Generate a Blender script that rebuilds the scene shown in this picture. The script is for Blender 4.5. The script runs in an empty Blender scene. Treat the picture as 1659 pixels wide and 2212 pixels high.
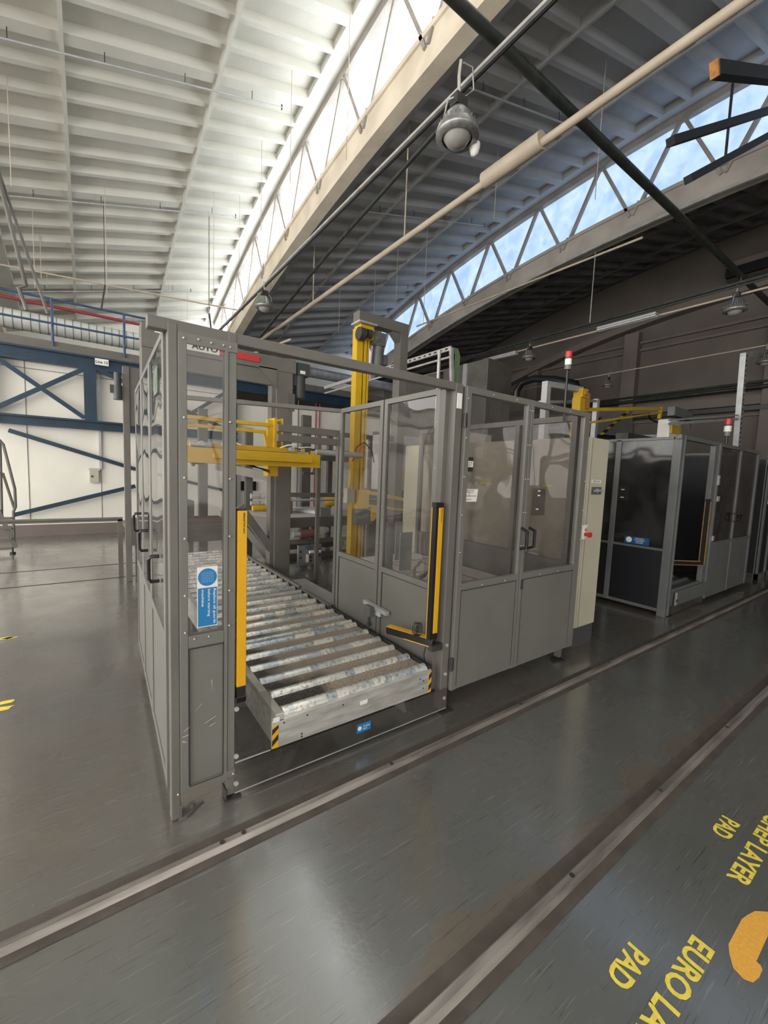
import bpy, math, random
from mathutils import Vector, Matrix
random.seed(7)
C = bpy.context.scene.collection
PI = math.pi

# ------------------------------------------------------------------ camera
cam_d = bpy.data.cameras.new('camera'); cam = bpy.data.objects.new('camera', cam_d); C.objects.link(cam)
cam.matrix_world = Matrix(((0.814569, 0.021832, -0.579655, 0), (-0.578769, 0.097371, -0.809657, 0), (0.038765, 0.995009, 0.091951, 1.6), (0, 0, 0, 1)))
cam_d.sensor_fit = 'VERTICAL'; cam_d.sensor_height = 24; cam_d.lens = 897.54/2212*24
cam_d.clip_start = 0.02; cam_d.clip_end = 200
bpy.context.scene.camera = cam

# ------------------------------------------------------------------ world, light level, exposure
W = bpy.data.worlds.new('world'); bpy.context.scene.world = W; W.use_nodes = True
bg = W.node_tree.nodes['Background']; bg.inputs[0].default_value = (0.62, 0.75, 0.95, 1); bg.inputs[1].default_value = 1.0
vs = bpy.context.scene.view_settings
vs.view_transform = 'Standard'; vs.look = 'None'; vs.gamma = 1; vs.use_curve_mapping = False
vs.exposure = 0.62
SKY = {-2: 3.4, -1: 3.4, 0: 3.4, 1: 4.4, 2: 0.80}           # brightness of daylight behind each row of roof glazing
SKYCOL = {-2: (1, .98, .93), -1: (1, .98, .93), 0: (1, .98, .93), 1: (.96, 1, 1), 2: (.52, .70, 1.0)}

FILL_LIGHT = {'front': 1.6, 'left': 4.2}       # strength of the fill panes added behind and left of the camera

# ------------------------------------------------------------------ materials
def nt(m): return m.node_tree.nodes, m.node_tree.links
def mat(name, col, rough=.5, metal=0, var=.0, scale=6, col2=None, bump=0, bscale=40, spec=.5, stretch=None, dist=2):
    m = bpy.data.materials.new(name); m.use_nodes = True; n, l = nt(m); b = n['Principled BSDF']
    b.inputs['Roughness'].default_value = rough; b.inputs['Metallic'].default_value = metal
    b.inputs['Specular IOR Level'].default_value = spec
    if var or col2:
        tc = n.new('ShaderNodeTexCoord'); mp = n.new('ShaderNodeMapping'); nz = n.new('ShaderNodeTexNoise'); cr = n.new('ShaderNodeValToRGB')
        l.new(tc.outputs['Object'], mp.inputs[0]); l.new(mp.outputs[0], nz.inputs['Vector']); l.new(nz.outputs[0], cr.inputs[0])
        if stretch: mp.inputs['Scale'].default_value = stretch
        nz.inputs['Scale'].default_value = scale; nz.inputs['Detail'].default_value = 6; nz.inputs['Distortion'].default_value = dist*.1
        a = [max(0, c*(1-var)) for c in col]; z = col2 or [min(1, c*(1+var)) for c in col]
        cr.color_ramp.elements[0].position = .35; cr.color_ramp.elements[1].position = .68
        cr.color_ramp.elements[0].color = (*a, 1); cr.color_ramp.elements[1].color = (*z, 1)
        l.new(cr.outputs[0], b.inputs['Base Color'])
    else: b.inputs['Base Color'].default_value = (*col, 1)
    if bump:
        tc = n.new('ShaderNodeTexCoord'); nz = n.new('ShaderNodeTexNoise'); bp = n.new('ShaderNodeBump')
        l.new(tc.outputs['Object'], nz.inputs['Vector']); nz.inputs['Scale'].default_value = bscale; nz.inputs['Detail'].default_value = 4
        l.new(nz.outputs[0], bp.inputs['Height']); bp.inputs['Strength'].default_value = bump; bp.inputs['Distance'].default_value = .01
        l.new(bp.outputs[0], b.inputs['Normal'])
    return m

M = {}
M['grey'] = mat('machine_grey_paint', (.142, .134, .119), .42, 0, .10, 3, bump=.05, bscale=60)
M['grey_d'] = mat('dull_grey_paint', (.13, .122, .11), .5, 0, .14, 4)
M['panel'] = mat('door_panel_paint', (.162, .159, .144), .38, 0, .07, 2.5)
M['grey2'] = mat('blue_grey_paint', (.125, .13, .132), .45, 0, .12, 3)
M['black'] = mat('black_plastic', (.012, .012, .013), .35)
M['gasket'] = mat('rubber_gasket', (.02, .02, .02), .7)
M['dark'] = mat('dark_steel', (.05, .048, .045), .5, .2, .3, 5)
M['yellow'] = mat('yellow_paint', (.62, .385, .012), .42, 0, .07, 3)
M['curtain'] = mat('light_curtain_yellow', (.74, .385, .008), .35, 0, .02, 3)
M['steel'] = mat('brushed_steel', (.62, .61, .58), .4, .55, .22, 5, stretch=(1, 6, 6))
M['chan'] = mat('pale_channel', (.55, .54, .52), .35, .4, .15, 8)
M['galv'] = mat('galvanised', (.50, .51, .52), .45, .4, .10, 6)
M['white'] = mat('white_paint', (.78, .77, .74), .5)
M['beige'] = mat('cabinet_beige', (.50, .47, .37), .45, 0, .05, 3)
M['beige_d'] = mat('cabinet_plinth', (.07, .07, .07), .5)
M['red'] = mat('signal_red', (.55, .03, .03), .35)
M['blue'] = mat('blue_steel_paint', (.010, .034, .066), .45, 0, .2, 4)
M['blueL'] = mat('blue_rail_paint', (.035, .075, .17), .4, 0, .2, 6)
M['redp'] = mat('red_pipe_paint', (.30, .035, .045), .45)
M['sign_blue'] = mat('sign_blue', (.015, .19, .45), .4)
M['sign_white'] = mat('sign_white', (.80, .79, .75), .4)
M['ink'] = mat('print_black', (.02, .02, .02), .6)
M['grn'] = mat('cable_green', (.12, .2, .1), .5)
M['orange'] = mat('cable_orange', (.75, .2, .03), .5)
M['fwhite'] = mat('wall_white', (.86, .83, .75), .75, 0, .04, 1.2)
M['wallb'] = mat('wall_brown_grey', (.15, .13, .115), .8, 0, .14, .7)
M['wallp'] = mat('wall_pilaster', (.19, .16, .145), .8, 0, .1, 1)
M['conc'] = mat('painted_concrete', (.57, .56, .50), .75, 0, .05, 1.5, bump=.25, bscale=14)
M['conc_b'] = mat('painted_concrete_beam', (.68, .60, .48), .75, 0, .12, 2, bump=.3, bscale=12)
M['conc_b2'] = mat('shaded_concrete_beam', (.40, .37, .33), .8, 0, .2, 1.5, bump=.3, bscale=12)  # beam colour darkened to stand in for the weaker light at the right skylight
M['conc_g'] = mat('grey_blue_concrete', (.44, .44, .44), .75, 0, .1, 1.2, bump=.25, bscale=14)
M['conc_d'] = mat('dark_concrete', (.16, .155, .15), .8, 0, .25, 1)  # darker grey concrete for the shell next to the right wall
M['truss'] = mat('window_truss', (.32, .29, .26), .7, 0, .15, 3)
M['duct'] = mat('wrapped_duct', (.62, .63, .60), .6, 0, .1, 6)
M['spiral'] = mat('spiral_duct', (.45, .48, .52), .4, .6, .2, 6)
M['pipe'] = mat('beige_pipe', (.50, .42, .33), .5, 0, .08, 4)
M['pipe_d'] = mat('black_green_pipe', (.035, .04, .035), .45, .2, .3, 8)
M['rail'] = mat('floor_rail_steel', (.27, .245, .225), .36, .4, .35, 3, stretch=(1, 8, 8))
M['railb'] = mat('floor_rail_dirt', (.085, .070, .060), .7, 0, .2, 9)
M['sheet'] = mat('grey_sheet', (.26, .28, .28), .45, .3, .1, 3)
M['plate'] = mat('pale_platform', (.50, .47, .44), .6, 0, .12, 4)
M['motor'] = mat('motor_grey', (.13, .14, .14), .45, .2, .15, 10)
M['motor_d'] = mat('motor_dark', (.05, .055, .055), .5)
M['belt'] = mat('reddish_drum', (.23, .10, .09), .6, 0, .15, 10)
M['glasslamp'] = mat('lamp_glass', (.30, .29, .27), .15)
M['alum'] = mat('lamp_aluminium', (.30, .30, .29), .35, .6, .2, 20)
M['tube'] = mat('fluorescent_tube_off', (.55, .56, .58), .3)
M['paint_y'] = mat('floor_paint_yellow', (.86, .69, .10), .6, 0, .1, 60)
M['paint_o'] = mat('floor_paint_orange', (.82, .42, .07), .6, 0, .08, 90)
M['navy'] = mat('dark_blue_panel', (.006, .007, .011), .55)
M['beltb'] = mat('belt_brown', (.15, .09, .08), .6)
M['bare'] = mat('bare_scratch', (.42, .40, .34), .6)
M['rust'] = mat('rust_orange', (.5, .22, .06), .7, 0, .3, 20)

# floor: worn grey paint, semi gloss, scratches and dirt
def floor_mat():
    m = bpy.data.materials.new('floor_grey_paint'); m.use_nodes = True; n, l = nt(m); b = n['Principled BSDF']
    tc = n.new('ShaderNodeTexCoord')
    def noise(s, d=6, sc=None, rot=0):
        z = n.new('ShaderNodeTexNoise'); z.inputs['Scale'].default_value = s; z.inputs['Detail'].default_value = d
        if sc:
            mp = n.new('ShaderNodeMapping'); mp.inputs['Scale'].default_value = sc; mp.inputs['Rotation'].default_value = (0, 0, rot)
            l.new(tc.outputs['Object'], mp.inputs[0]); l.new(mp.outputs[0], z.inputs['Vector'])
        else: l.new(tc.outputs['Object'], z.inputs['Vector'])
        return z
    def ramp(src, p0, p1, c0=0, c1=1):
        r = n.new('ShaderNodeValToRGB'); r.color_ramp.elements[0].position = p0; r.color_ramp.elements[1].position = p1
        r.color_ramp.elements[0].color = (c0, c0, c0, 1); r.color_ramp.elements[1].color = (c1, c1, c1, 1)
        l.new(src.outputs[0], r.inputs[0]); return r
    def mix(f, a, bb):
        x = n.new('ShaderNodeMix'); x.data_type = 'RGBA'
        if f is not None: l.new(f.outputs[0], x.inputs[0])
        for i, v in ((6, a), (7, bb)):
            if isinstance(v, tuple): x.inputs[i].default_value = (*v, 1)
            else: l.new(v.outputs[2] if v.bl_idname == 'ShaderNodeMix' else v.outputs[0], x.inputs[i])
        return x
    base = mix(ramp(noise(1.1), .35, .65), (.106, .110, .103), (.122, .126, .117))
    # brown tyre dirt near the machines and along the rails
    sx = n.new('ShaderNodeSeparateXYZ'); l.new(tc.outputs['Object'], sx.inputs[0])
    mr = n.new('ShaderNodeMapRange'); mr.inputs[1].default_value = 1.35; mr.inputs[2].default_value = 1.95
    l.new(sx.outputs[1], mr.inputs[0])
    nb = ramp(noise(1.7), .30, .62, .35, 1)
    mu = n.new('ShaderNodeMath'); mu.operation = 'MULTIPLY'; l.new(mr.outputs[0], mu.inputs[0]); l.new(nb.outputs[0], mu.inputs[1])
    c1 = mix(mu, base, (.115, .100, .086))
    st = ramp(noise(3.2, 8), .58, .80, 0, .6)
    # brown worn strip along the near floor rail
    up_ = n.new('ShaderNodeMapRange'); up_.inputs[1].default_value = .80; up_.inputs[2].default_value = .83; l.new(sx.outputs[1], up_.inputs[0])
    nw = noise(3.5, 6); of = n.new('ShaderNodeMath'); of.operation = 'MULTIPLY_ADD'; l.new(nw.outputs[0], of.inputs[0]); of.inputs[1].default_value = -.42; l.new(sx.outputs[1], of.inputs[2])
    dn_ = n.new('ShaderNodeMapRange'); dn_.inputs[1].default_value = .70; dn_.inputs[2].default_value = .675; l.new(of.outputs[0], dn_.inputs[0])
    bd = n.new('ShaderNodeMath'); bd.operation = 'MULTIPLY'; l.new(up_.outputs[0], bd.inputs[0]); l.new(dn_.outputs[0], bd.inputs[1])
    c1 = mix(bd, c1, (.130, .108, .084))
    c2 = mix(st, c1, (.125, .10, .075))
    wide = ramp(noise(.9, 3), .50, .60)
    # light scuffs: thin stretched noise in two directions
    s1 = ramp(noise(4, 10, (1, 40, 1), .30), .62, .68, 0, .5)
    c3 = mix(s1, c2, (.26, .27, .26))
    s2 = ramp(noise(3, 10, (1.5, 45, 1), -.45), .63, .66, 0, .75)
    c4 = mix(s2, c3, (.055, .052, .048))
    sp = ramp(noise(55, 2), .77, .79, 0, .6)
    c5 = mix(sp, c4, (.34, .34, .30))
    l.new(c5.outputs[2], b.inputs['Base Color'])
    rr = ramp(noise(2.3, 3), .3, .7, .20, .36); l.new(rr.outputs[0], b.inputs['Roughness'])
    b.inputs['Specular IOR Level'].default_value = .6; b.inputs['Coat Weight'].default_value = .9; b.inputs['Coat IOR'].default_value = 2.25
    cr_ = ramp(noise(3.1, 3), .3, .7, .14, .22); l.new(cr_.outputs[0], b.inputs['Coat Roughness'])
    bp = n.new('ShaderNodeBump'); bp.inputs['Strength'].default_value = .10; bp.inputs['Distance'].default_value = .004
    nn = noise(70, 8); l.new(nn.outputs[0], bp.inputs['Height']); l.new(bp.outputs[0], b.inputs['Normal']); b2 = n.new('ShaderNodeBump'); b2.inputs['Strength'].default_value = .035; b2.inputs['Distance'].default_value = .004; l.new(nn.outputs[0], b2.inputs['Height']); l.new(b2.outputs[0], b.inputs['Coat Normal'])
    return m
M['floor'] = floor_mat()

def pane_mat(name, tint, haze, gloss_rough=.02, wav=.25, ws=2.2, ior=1.5, hz=(.55, .52, .5)):
    """clear plastic glazing: lets light straight through, mirrors at glancing angles, a little scratched haze"""
    m = bpy.data.materials.new(name); m.use_nodes = True; n, l = nt(m); n.remove(n['Principled BSDF']); out = n['Material Output']
    tr = n.new('ShaderNodeBsdfTransparent'); tr.inputs[0].default_value = (*tint, 1)
    gl = n.new('ShaderNodeBsdfGlossy'); gl.inputs['Roughness'].default_value = gloss_rough
    di = n.new('ShaderNodeBsdfDiffuse'); di.inputs[0].default_value = (*hz, 1)
    fr = n.new('ShaderNodeFresnel'); fr.inputs[0].default_value = ior
    tc = n.new('ShaderNodeTexCoord'); nz = n.new('ShaderNodeTexNoise'); nz.inputs['Scale'].default_value = ws; nz.inputs['Detail'].default_value = 1
    bp = n.new('ShaderNodeBump'); bp.inputs['Strength'].default_value = wav; bp.inputs['Distance'].default_value = .05
    l.new(tc.outputs['Object'], nz.inputs['Vector']); l.new(nz.outputs[0], bp.inputs['Height']); l.new(bp.outputs[0], gl.inputs['Normal'])
    n2 = n.new('ShaderNodeTexNoise'); n2.inputs['Scale'].default_value = 2.5; n2.inputs['Detail'].default_value = 8; n2.inputs['Distortion'].default_value = 1.2
    l.new(tc.outputs['Object'], n2.inputs['Vector'])
    mr = n.new('ShaderNodeMapRange'); mr.inputs[1].default_value = .35; mr.inputs[2].default_value = .75; mr.inputs[3].default_value = haze*.3; mr.inputs[4].default_value = haze*1.6
    l.new(n2.outputs[0], mr.inputs[0])
    m1 = n.new('ShaderNodeMixShader'); l.new(mr.outputs[0], m1.inputs[0]); l.new(tr.outputs[0], m1.inputs[1]); l.new(di.outputs[0], m1.inputs[2])
    ge = n.new('ShaderNodeNewGeometry'); sb = n.new('ShaderNodeMath'); sb.operation = 'SUBTRACT'; sb.inputs[0].default_value = 1; l.new(ge.outputs['Backfacing'], sb.inputs[1])
    mf = n.new('ShaderNodeMath'); mf.operation = 'MULTIPLY'; l.new(fr.outputs[0], mf.inputs[0]); l.new(sb.outputs[0], mf.inputs[1])
    m2 = n.new('ShaderNodeMixShader'); l.new(mf.outputs[0], m2.inputs[0]); l.new(m1.outputs[0], m2.inputs[1]); l.new(gl.outputs[0], m2.inputs[2])
    l.new(m2.outputs[0], out.inputs['Surface'])
    return m
M['pane'] = pane_mat('clear_plastic_pane', (.86, .85, .85), .06, hz=(.35, .33, .31))
M['paneS'] = pane_mat('bowed_plastic_pane', (.72, .72, .72), .10, .015, .8, 1.3, 2.2)
M['paneD'] = pane_mat('dusty_dark_pane', (.42, .41, .42), .12, .08, .3, 2.2, 1.5, (.2, .19, .19))
M['acry'] = pane_mat('scratched_acrylic', (.80, .80, .77), .14, .05, .2, 3, 1.5, (.25, .24, .22))

def sky_glass(k):
    """weathered translucent glazing lit by the sky behind it"""
    m = bpy.data.materials.new('roof_glazing_lit'); m.use_nodes = True; n, l = nt(m); n.remove(n['Principled BSDF']); out = n['Material Output']
    em = n.new('ShaderNodeEmission'); tc = n.new('ShaderNodeTexCoord'); nz = n.new('ShaderNodeTexNoise'); cr = n.new('ShaderNodeValToRGB')
    nz.inputs['Scale'].default_value = 3.0; nz.inputs['Detail'].default_value = 9; nz.inputs['Distortion'].default_value = .5
    l.new(tc.outputs['Object'], nz.inputs['Vector']); l.new(nz.outputs[0], cr.inputs[0])
    c = SKYCOL[k]
    cr.color_ramp.elements[0].position = .3; cr.color_ramp.elements[1].position = .7
    cr.color_ramp.elements[0].color = (c[0]*.72, c[1]*.78, c[2]*.85, 1); cr.color_ramp.elements[1].color = (min(1, c[0]*1.15), min(1, c[1]*1.1), c[2], 1)
    l.new(cr.outputs[0], em.inputs[0]); em.inputs[1].default_value = SKY[k]
    l.new(em.outputs[0], out.inputs['Surface'])
    return m

def roller_mat():
    m = bpy.data.materials.new('worn_zinc_roller'); m.use_nodes = True; n, l = nt(m); b = n['Principled BSDF']
    tc = n.new('ShaderNodeTexCoord'); oi = n.new('ShaderNodeObjectInfo'); ad = n.new('ShaderNodeVectorMath'); ad.operation = 'ADD'
    cm = n.new('ShaderNodeVectorMath'); cm.operation = 'SCALE'; cm.inputs[3].default_value = 17
    cx = n.new('ShaderNodeCombineXYZ'); l.new(oi.outputs['Random'], cx.inputs[0]); l.new(cx.outputs[0], cm.inputs[0])
    l.new(tc.outputs['Object'], ad.inputs[0]); l.new(cm.outputs[0], ad.inputs[1])
    mp = n.new('ShaderNodeMapping'); mp.inputs['Scale'].default_value = (5, .02, .02); l.new(ad.outputs[0], mp.inputs[0])
    vo = n.new('ShaderNodeTexVoronoi'); vo.inputs['Scale'].default_value = 1.6; l.new(mp.outputs[0], vo.inputs['Vector'])
    cr = n.new('ShaderNodeValToRGB'); cr.color_ramp.elements[0].color = (.52, .57, .60, 1); cr.color_ramp.elements[1].color = (.92, .90, .84, 1)
    cr.color_ramp.elements[0].position = .2; cr.color_ramp.elements[1].position = .8
    sp = n.new('ShaderNodeSeparateXYZ'); l.new(vo.outputs['Color'], sp.inputs[0]); l.new(sp.outputs[0], cr.inputs[0])
    n2 = n.new('ShaderNodeTexNoise'); n2.inputs['Scale'].default_value = 45; n2.inputs['Detail'].default_value = 10; l.new(ad.outputs[0], n2.inputs['Vector'])
    c2 = n.new('ShaderNodeValToRGB'); c2.color_ramp.elements[0].position = .50; c2.color_ramp.elements[1].position = .68
    c2.color_ramp.elements[0].color = (1, 1, 1, 1); c2.color_ramp.elements[1].color = (.50, .49, .46, 1); l.new(n2.outputs[0], c2.inputs[0])
    mx = n.new('ShaderNodeMix'); mx.data_type = 'RGBA'; mx.blend_type = 'MULTIPLY'; mx.inputs[0].default_value = 1
    l.new(cr.outputs[0], mx.inputs[6]); l.new(c2.outputs[0], mx.inputs[7]); l.new(mx.outputs[2], b.inputs['Base Color'])
    b.inputs['Metallic'].default_value = .45; b.inputs['Roughness'].default_value = .24
    return m
M['roller'] = roller_mat()

def tread_mat():
    """chequer plate: raised bars in two directions, brown dust over most of it"""
    m = bpy.data.materials.new('chequer_plate'); m.use_nodes = True; n, l = nt(m); b = n['Principled BSDF']
    tc = n.new('ShaderNodeTexCoord')
    br = []
    for a, off in ((PI/4, 0), (-PI/4, .5)):
        mp = n.new('ShaderNodeMapping'); mp.inputs['Rotation'].default_value = (0, 0, a); mp.inputs['Location'].default_value = (off*.03, 0, 0)
        l.new(tc.outputs['Object'], mp.inputs[0])
        k = n.new('ShaderNodeTexBrick'); k.inputs['Scale'].default_value = 1; k.offset = .5
        k.inputs['Brick Width'].default_value = .034; k.inputs['Row Height'].default_value = .024; k.inputs['Mortar Size'].default_value = .0085; k.inputs['Mortar Smooth'].default_value = .6
        k.inputs['Color1'].default_value = k.inputs['Color2'].default_value = (1, 1, 1, 1); k.inputs['Mortar'].default_value = (0, 0, 0, 1)
        l.new(mp.outputs[0], k.inputs['Vector']); br.append(k)
    ch = n.new('ShaderNodeTexChecker'); ch.inputs['Scale'].default_value = 30; l.new(tc.outputs['Object'], ch.inputs['Vector'])
    mx = n.new('ShaderNodeMix'); mx.data_type = 'RGBA'; l.new(ch.outputs['Fac'], mx.inputs[0]); l.new(br[0].outputs[0], mx.inputs[6]); l.new(br[1].outputs[0], mx.inputs[7])
    bp = n.new('ShaderNodeBump'); bp.inputs['Strength'].default_value = .9; bp.inputs['Distance'].default_value = .004
    l.new(mx.outputs[2], bp.inputs['Height']); l.new(bp.outputs[0], b.inputs['Normal'])
    nz = n.new('ShaderNodeTexNoise'); nz.inputs['Scale'].default_value = 3; nz.inputs['Detail'].default_value = 8; l.new(tc.outputs['Object'], nz.inputs['Vector'])
    sx = n.new('ShaderNodeSeparateXYZ'); l.new(tc.outputs['Object'], sx.inputs[0])
    ma = n.new('ShaderNodeMath'); ma.operation = 'MULTIPLY_ADD'; l.new(sx.outputs[0], ma.inputs[0]); ma.inputs[1].default_value = .9; l.new(nz.outputs[0], ma.inputs[2])
    cr = n.new('ShaderNodeValToRGB'); l.new(ma.outputs[0], cr.inputs[0])
    cr.color_ramp.elements[0].position = .14; cr.color_ramp.elements[1].position = .34
    cr.color_ramp.elements[0].color = (.06, .057, .055, 1); cr.color_ramp.elements[1].color = (.46, .38, .31, 1)
    l.new(cr.outputs[0], b.inputs['Base Color']); b.inputs['Roughness'].default_value = .38; b.inputs['Metallic'].default_value = .35
    return m
M['tread'] = tread_mat()

# ------------------------------------------------------------------ mesh helpers
class MB:
    def __init__(s): s.v = []; s.f = []; s.sm = []; s.n = 0
    def add(s, vs, fs, smooth=False):
        o = len(s.v); s.v += [tuple(x) for x in vs]; s.f += [tuple(i+o for i in f) for f in fs]; s.sm += [smooth]*len(fs); return s
    def hexa(s, p):
        return s.add(p, [(0, 3, 2, 1), (4, 5, 6, 7), (0, 1, 5, 4), (1, 2, 6, 5), (2, 3, 7, 6), (3, 0, 4, 7)])
    def box(s, x0, x1, y0, y1, z0, z1):
        x0, x1 = sorted((x0, x1)); y0, y1 = sorted((y0, y1)); z0, z1 = sorted((z0, z1))
        e = .00022*(s.n % 7); s.n += 1
        if min(x1-x0, y1-y0, z1-z0) > .004: x0 += e; x1 -= e; y0 += e; y1 -= e; z0 += e; z1 -= e
        return s.hexa([(x0, y0, z0), (x1, y0, z0), (x1, y1, z0), (x0, y1, z0), (x0, y0, z1), (x1, y0, z1), (x1, y1, z1), (x0, y1, z1)])
    def bar(s, p, q, w, h, up=(0, 0, 1)):
        p = Vector(p); q = Vector(q); d = (q-p).normalized(); up = Vector(up)
        if abs(d.dot(up)) > .98: up = Vector((0, 1, 0))
        e = .0003*(s.n % 7); s.n += 1
        a = d.cross(up).normalized()*(w/2-e); b = a.cross(d).normalized()*(h/2-e)
        return s.hexa([p-a-b, p+a-b, q+a-b, q-a-b, p-a+b, p+a+b, q+a+b, q-a+b])
    def cyl(s, p, q, r, n=14, r2=None, caps=True):
        p = Vector(p); q = Vector(q); d = (q-p).normalized(); r2 = r if r2 is None else r2
        up = Vector((0, 0, 1)) if abs(d.z) < .95 else Vector((1, 0, 0))
        a = d.cross(up).normalized(); b = d.cross(a)
        v = [p+(a*math.cos(t)+b*math.sin(t))*r for t in [2*PI*i/n for i in range(n)]] + [q+(a*math.cos(t)+b*math.sin(t))*r2 for t in [2*PI*i/n for i in range(n)]]
        s.add(v, [(i, (i+1) % n, n+(i+1) % n, n+i) for i in range(n)], True)
        if caps: s.add(v[:n], [tuple(range(n))[::-1]]); s.add(v[n:], [tuple(range(n))])
        return s
    def tube(s, pts, r, n=8):
        pts = [Vector(p) for p in pts]; rings = []
        for i, p in enumerate(pts):
            d = (pts[min(i+1, len(pts)-1)]-pts[max(i-1, 0)]).normalized()
            up = Vector((0, 0, 1)) if abs(d.z) < .9 else Vector((.3, 1, 0)).normalized()
            a = d.cross(up).normalized(); b = d.cross(a)
            rings.append([p+(a*math.cos(2*PI*j/n)+b*math.sin(2*PI*j/n))*r for j in range(n)])
        v = [x for R_ in rings for x in R_]
        f = [(i*n+j, i*n+(j+1) % n, (i+1)*n+(j+1) % n, (i+1)*n+j) for i in range(len(pts)-1) for j in range(n)]
        s.add(v, f, True); s.add(rings[0], [tuple(range(n))[::-1]]); s.add(rings[-1], [tuple(range(n))]); return s
    def sph(s, c, r, n=10, m=7, sz=1):
        v = []; f = []
        for i in range(m+1):
            t = PI*i/m
            for j in range(n): v.append((c[0]+r*math.sin(t)*math.cos(2*PI*j/n), c[1]+r*math.sin(t)*math.sin(2*PI*j/n), c[2]+r*sz*math.cos(t)))
        for i in range(m):
            for j in range(n): f.append((i*n+j, (i+1)*n+j, (i+1)*n+(j+1) % n, i*n+(j+1) % n))
        return s.add(v, f, True)
    def lathe(s, c, prof, n=24):
        v = []; f = []
        for r, z in prof:
            for j in range(n): v.append((c[0]+r*math.cos(2*PI*j/n), c[1]+r*math.sin(2*PI*j/n), c[2]+z))
        for i in range(len(prof)-1):
            for j in range(n): f.append((i*n+j, i*n+(j+1) % n, (i+1)*n+(j+1) % n, (i+1)*n+j))
        return s.add(v, f, True)
    def build(s, name, m, parent=None, bevel=0, label=None):
        off = Vector((0, 0, 0)); p = parent
        while p: off += p.location; p = p.parent
        me = bpy.data.meshes.new(name); me.from_pydata([tuple(Vector(v)-off) for v in s.v], [], s.f); me.update()
        me.polygons.foreach_set('use_smooth', s.sm)
        me.materials.append(m if not isinstance(m, str) else M[m])
        o = bpy.data.objects.new(name, me); C.objects.link(o); o.parent = parent
        if bevel:
            b = o.modifiers.new('bevel', 'BEVEL'); b.width = bevel; b.segments = 2; b.limit_method = 'ANGLE'
        if label: o['label'] = label
        return o
def tag(o, label, cat, group=None):
    o['label'] = label; o['category'] = cat
    if group: o['group'] = group
    return o
def thing(name, label, cat, loc=(0, 0, 0), group=None):
    o = bpy.data.objects.new(name, None); C.objects.link(o); o.location = loc; o.empty_display_size = .1
    return tag(o, label, cat, group)
def struct(name, mb, m):
    o = mb.build(name, m); o['kind'] = 'structure'; return o
def lerp(a, b, t): return tuple(x+(y-x)*t for x, y in zip(a, b))
def text_mb(mb, s, origin, ux, uy, width, height, thick=.0015, bold=.012, spacing=1.0):
    """lettering as real thin geometry: origin = lower left corner, ux/uy = reading and up directions"""
    cu = bpy.data.curves.new('t', 'FONT'); cu.body = s; cu.offset = bold; cu.resolution_u = 3; cu.space_character = spacing
    o = bpy.data.objects.new('t', cu); C.objects.link(o); bpy.context.view_layer.update()
    me = bpy.data.meshes.new_from_object(o.evaluated_get(bpy.context.evaluated_depsgraph_get()))
    xs = [v.co.x for v in me.vertices]; ys = [v.co.y for v in me.vertices]
    x0, x1, y0, y1 = min(xs), max(xs), min(ys), max(ys)
    ux = Vector(ux).normalized(); uy = Vector(uy).normalized(); nn = ux.cross(uy).normalized()
    vs_ = [Vector(origin)+ux*((v.co.x-x0)/(x1-x0)*width)+uy*((v.co.y-y0)/(y1-y0)*height)+nn*thick for v in me.vertices]
    mb.add(vs_, [tuple(p.vertices) for p in me.polygons])
    bpy.data.objects.remove(o); bpy.data.curves.remove(cu); bpy.data.meshes.remove(me)
    return mb

# ================================================================== THE BUILDING
YA, YB = -8.6, 15.2
def zt(y): return 8.38-0.0135*(y-3.2)**2        # crown line of each roof shell
def zb(y): return 7.12-0.0135*(y-3.2)**2        # sill line of each row of roof glazing
def shell(x, y, k):
    x0 = -1.8+5.4*k; t = (x-x0)/5.4
    return (zb(y)-.25)*(1-t)+zt(y)*t

struct('floor', MB().box(-7.2, 14.4, YA, YB, -.2, 0), 'floor')
struct('wall_right', MB().box(14.4, 14.7, YA, YB, 0, 9.2), 'wallb')
struct('wall_left', MB().box(-7.5, -7.2, YA, YB, 0, 9.0), 'fwhite')
struct('wall_back', MB().box(-7.2, 14.4, YB, YB+.3, 0, 9.0), 'fwhite')
struct('wall_front', MB().box(-7.2, 14.4, YA-.3, YA, 0, 9.0), 'fwhite')
struct('wall_office', MB().box(-7.2, 3.2, 11.35, 11.6, 0, 3.9), 'fwhite')
struct('trim_1', MB().box(-7.2, 3.2, 11.31, 11.35, 0, .24), 'wallp')
wp = MB()
for z in (3.45,): wp.box(-7.2, 3.2, 11.34, 11.35, z, z+.012)
for x in (-1.0, .25, 1.5): wp.box(x, x+.01, 11.34, 11.35, .3, 3.6)
struct('trim_2', wp, 'grey')

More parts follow.
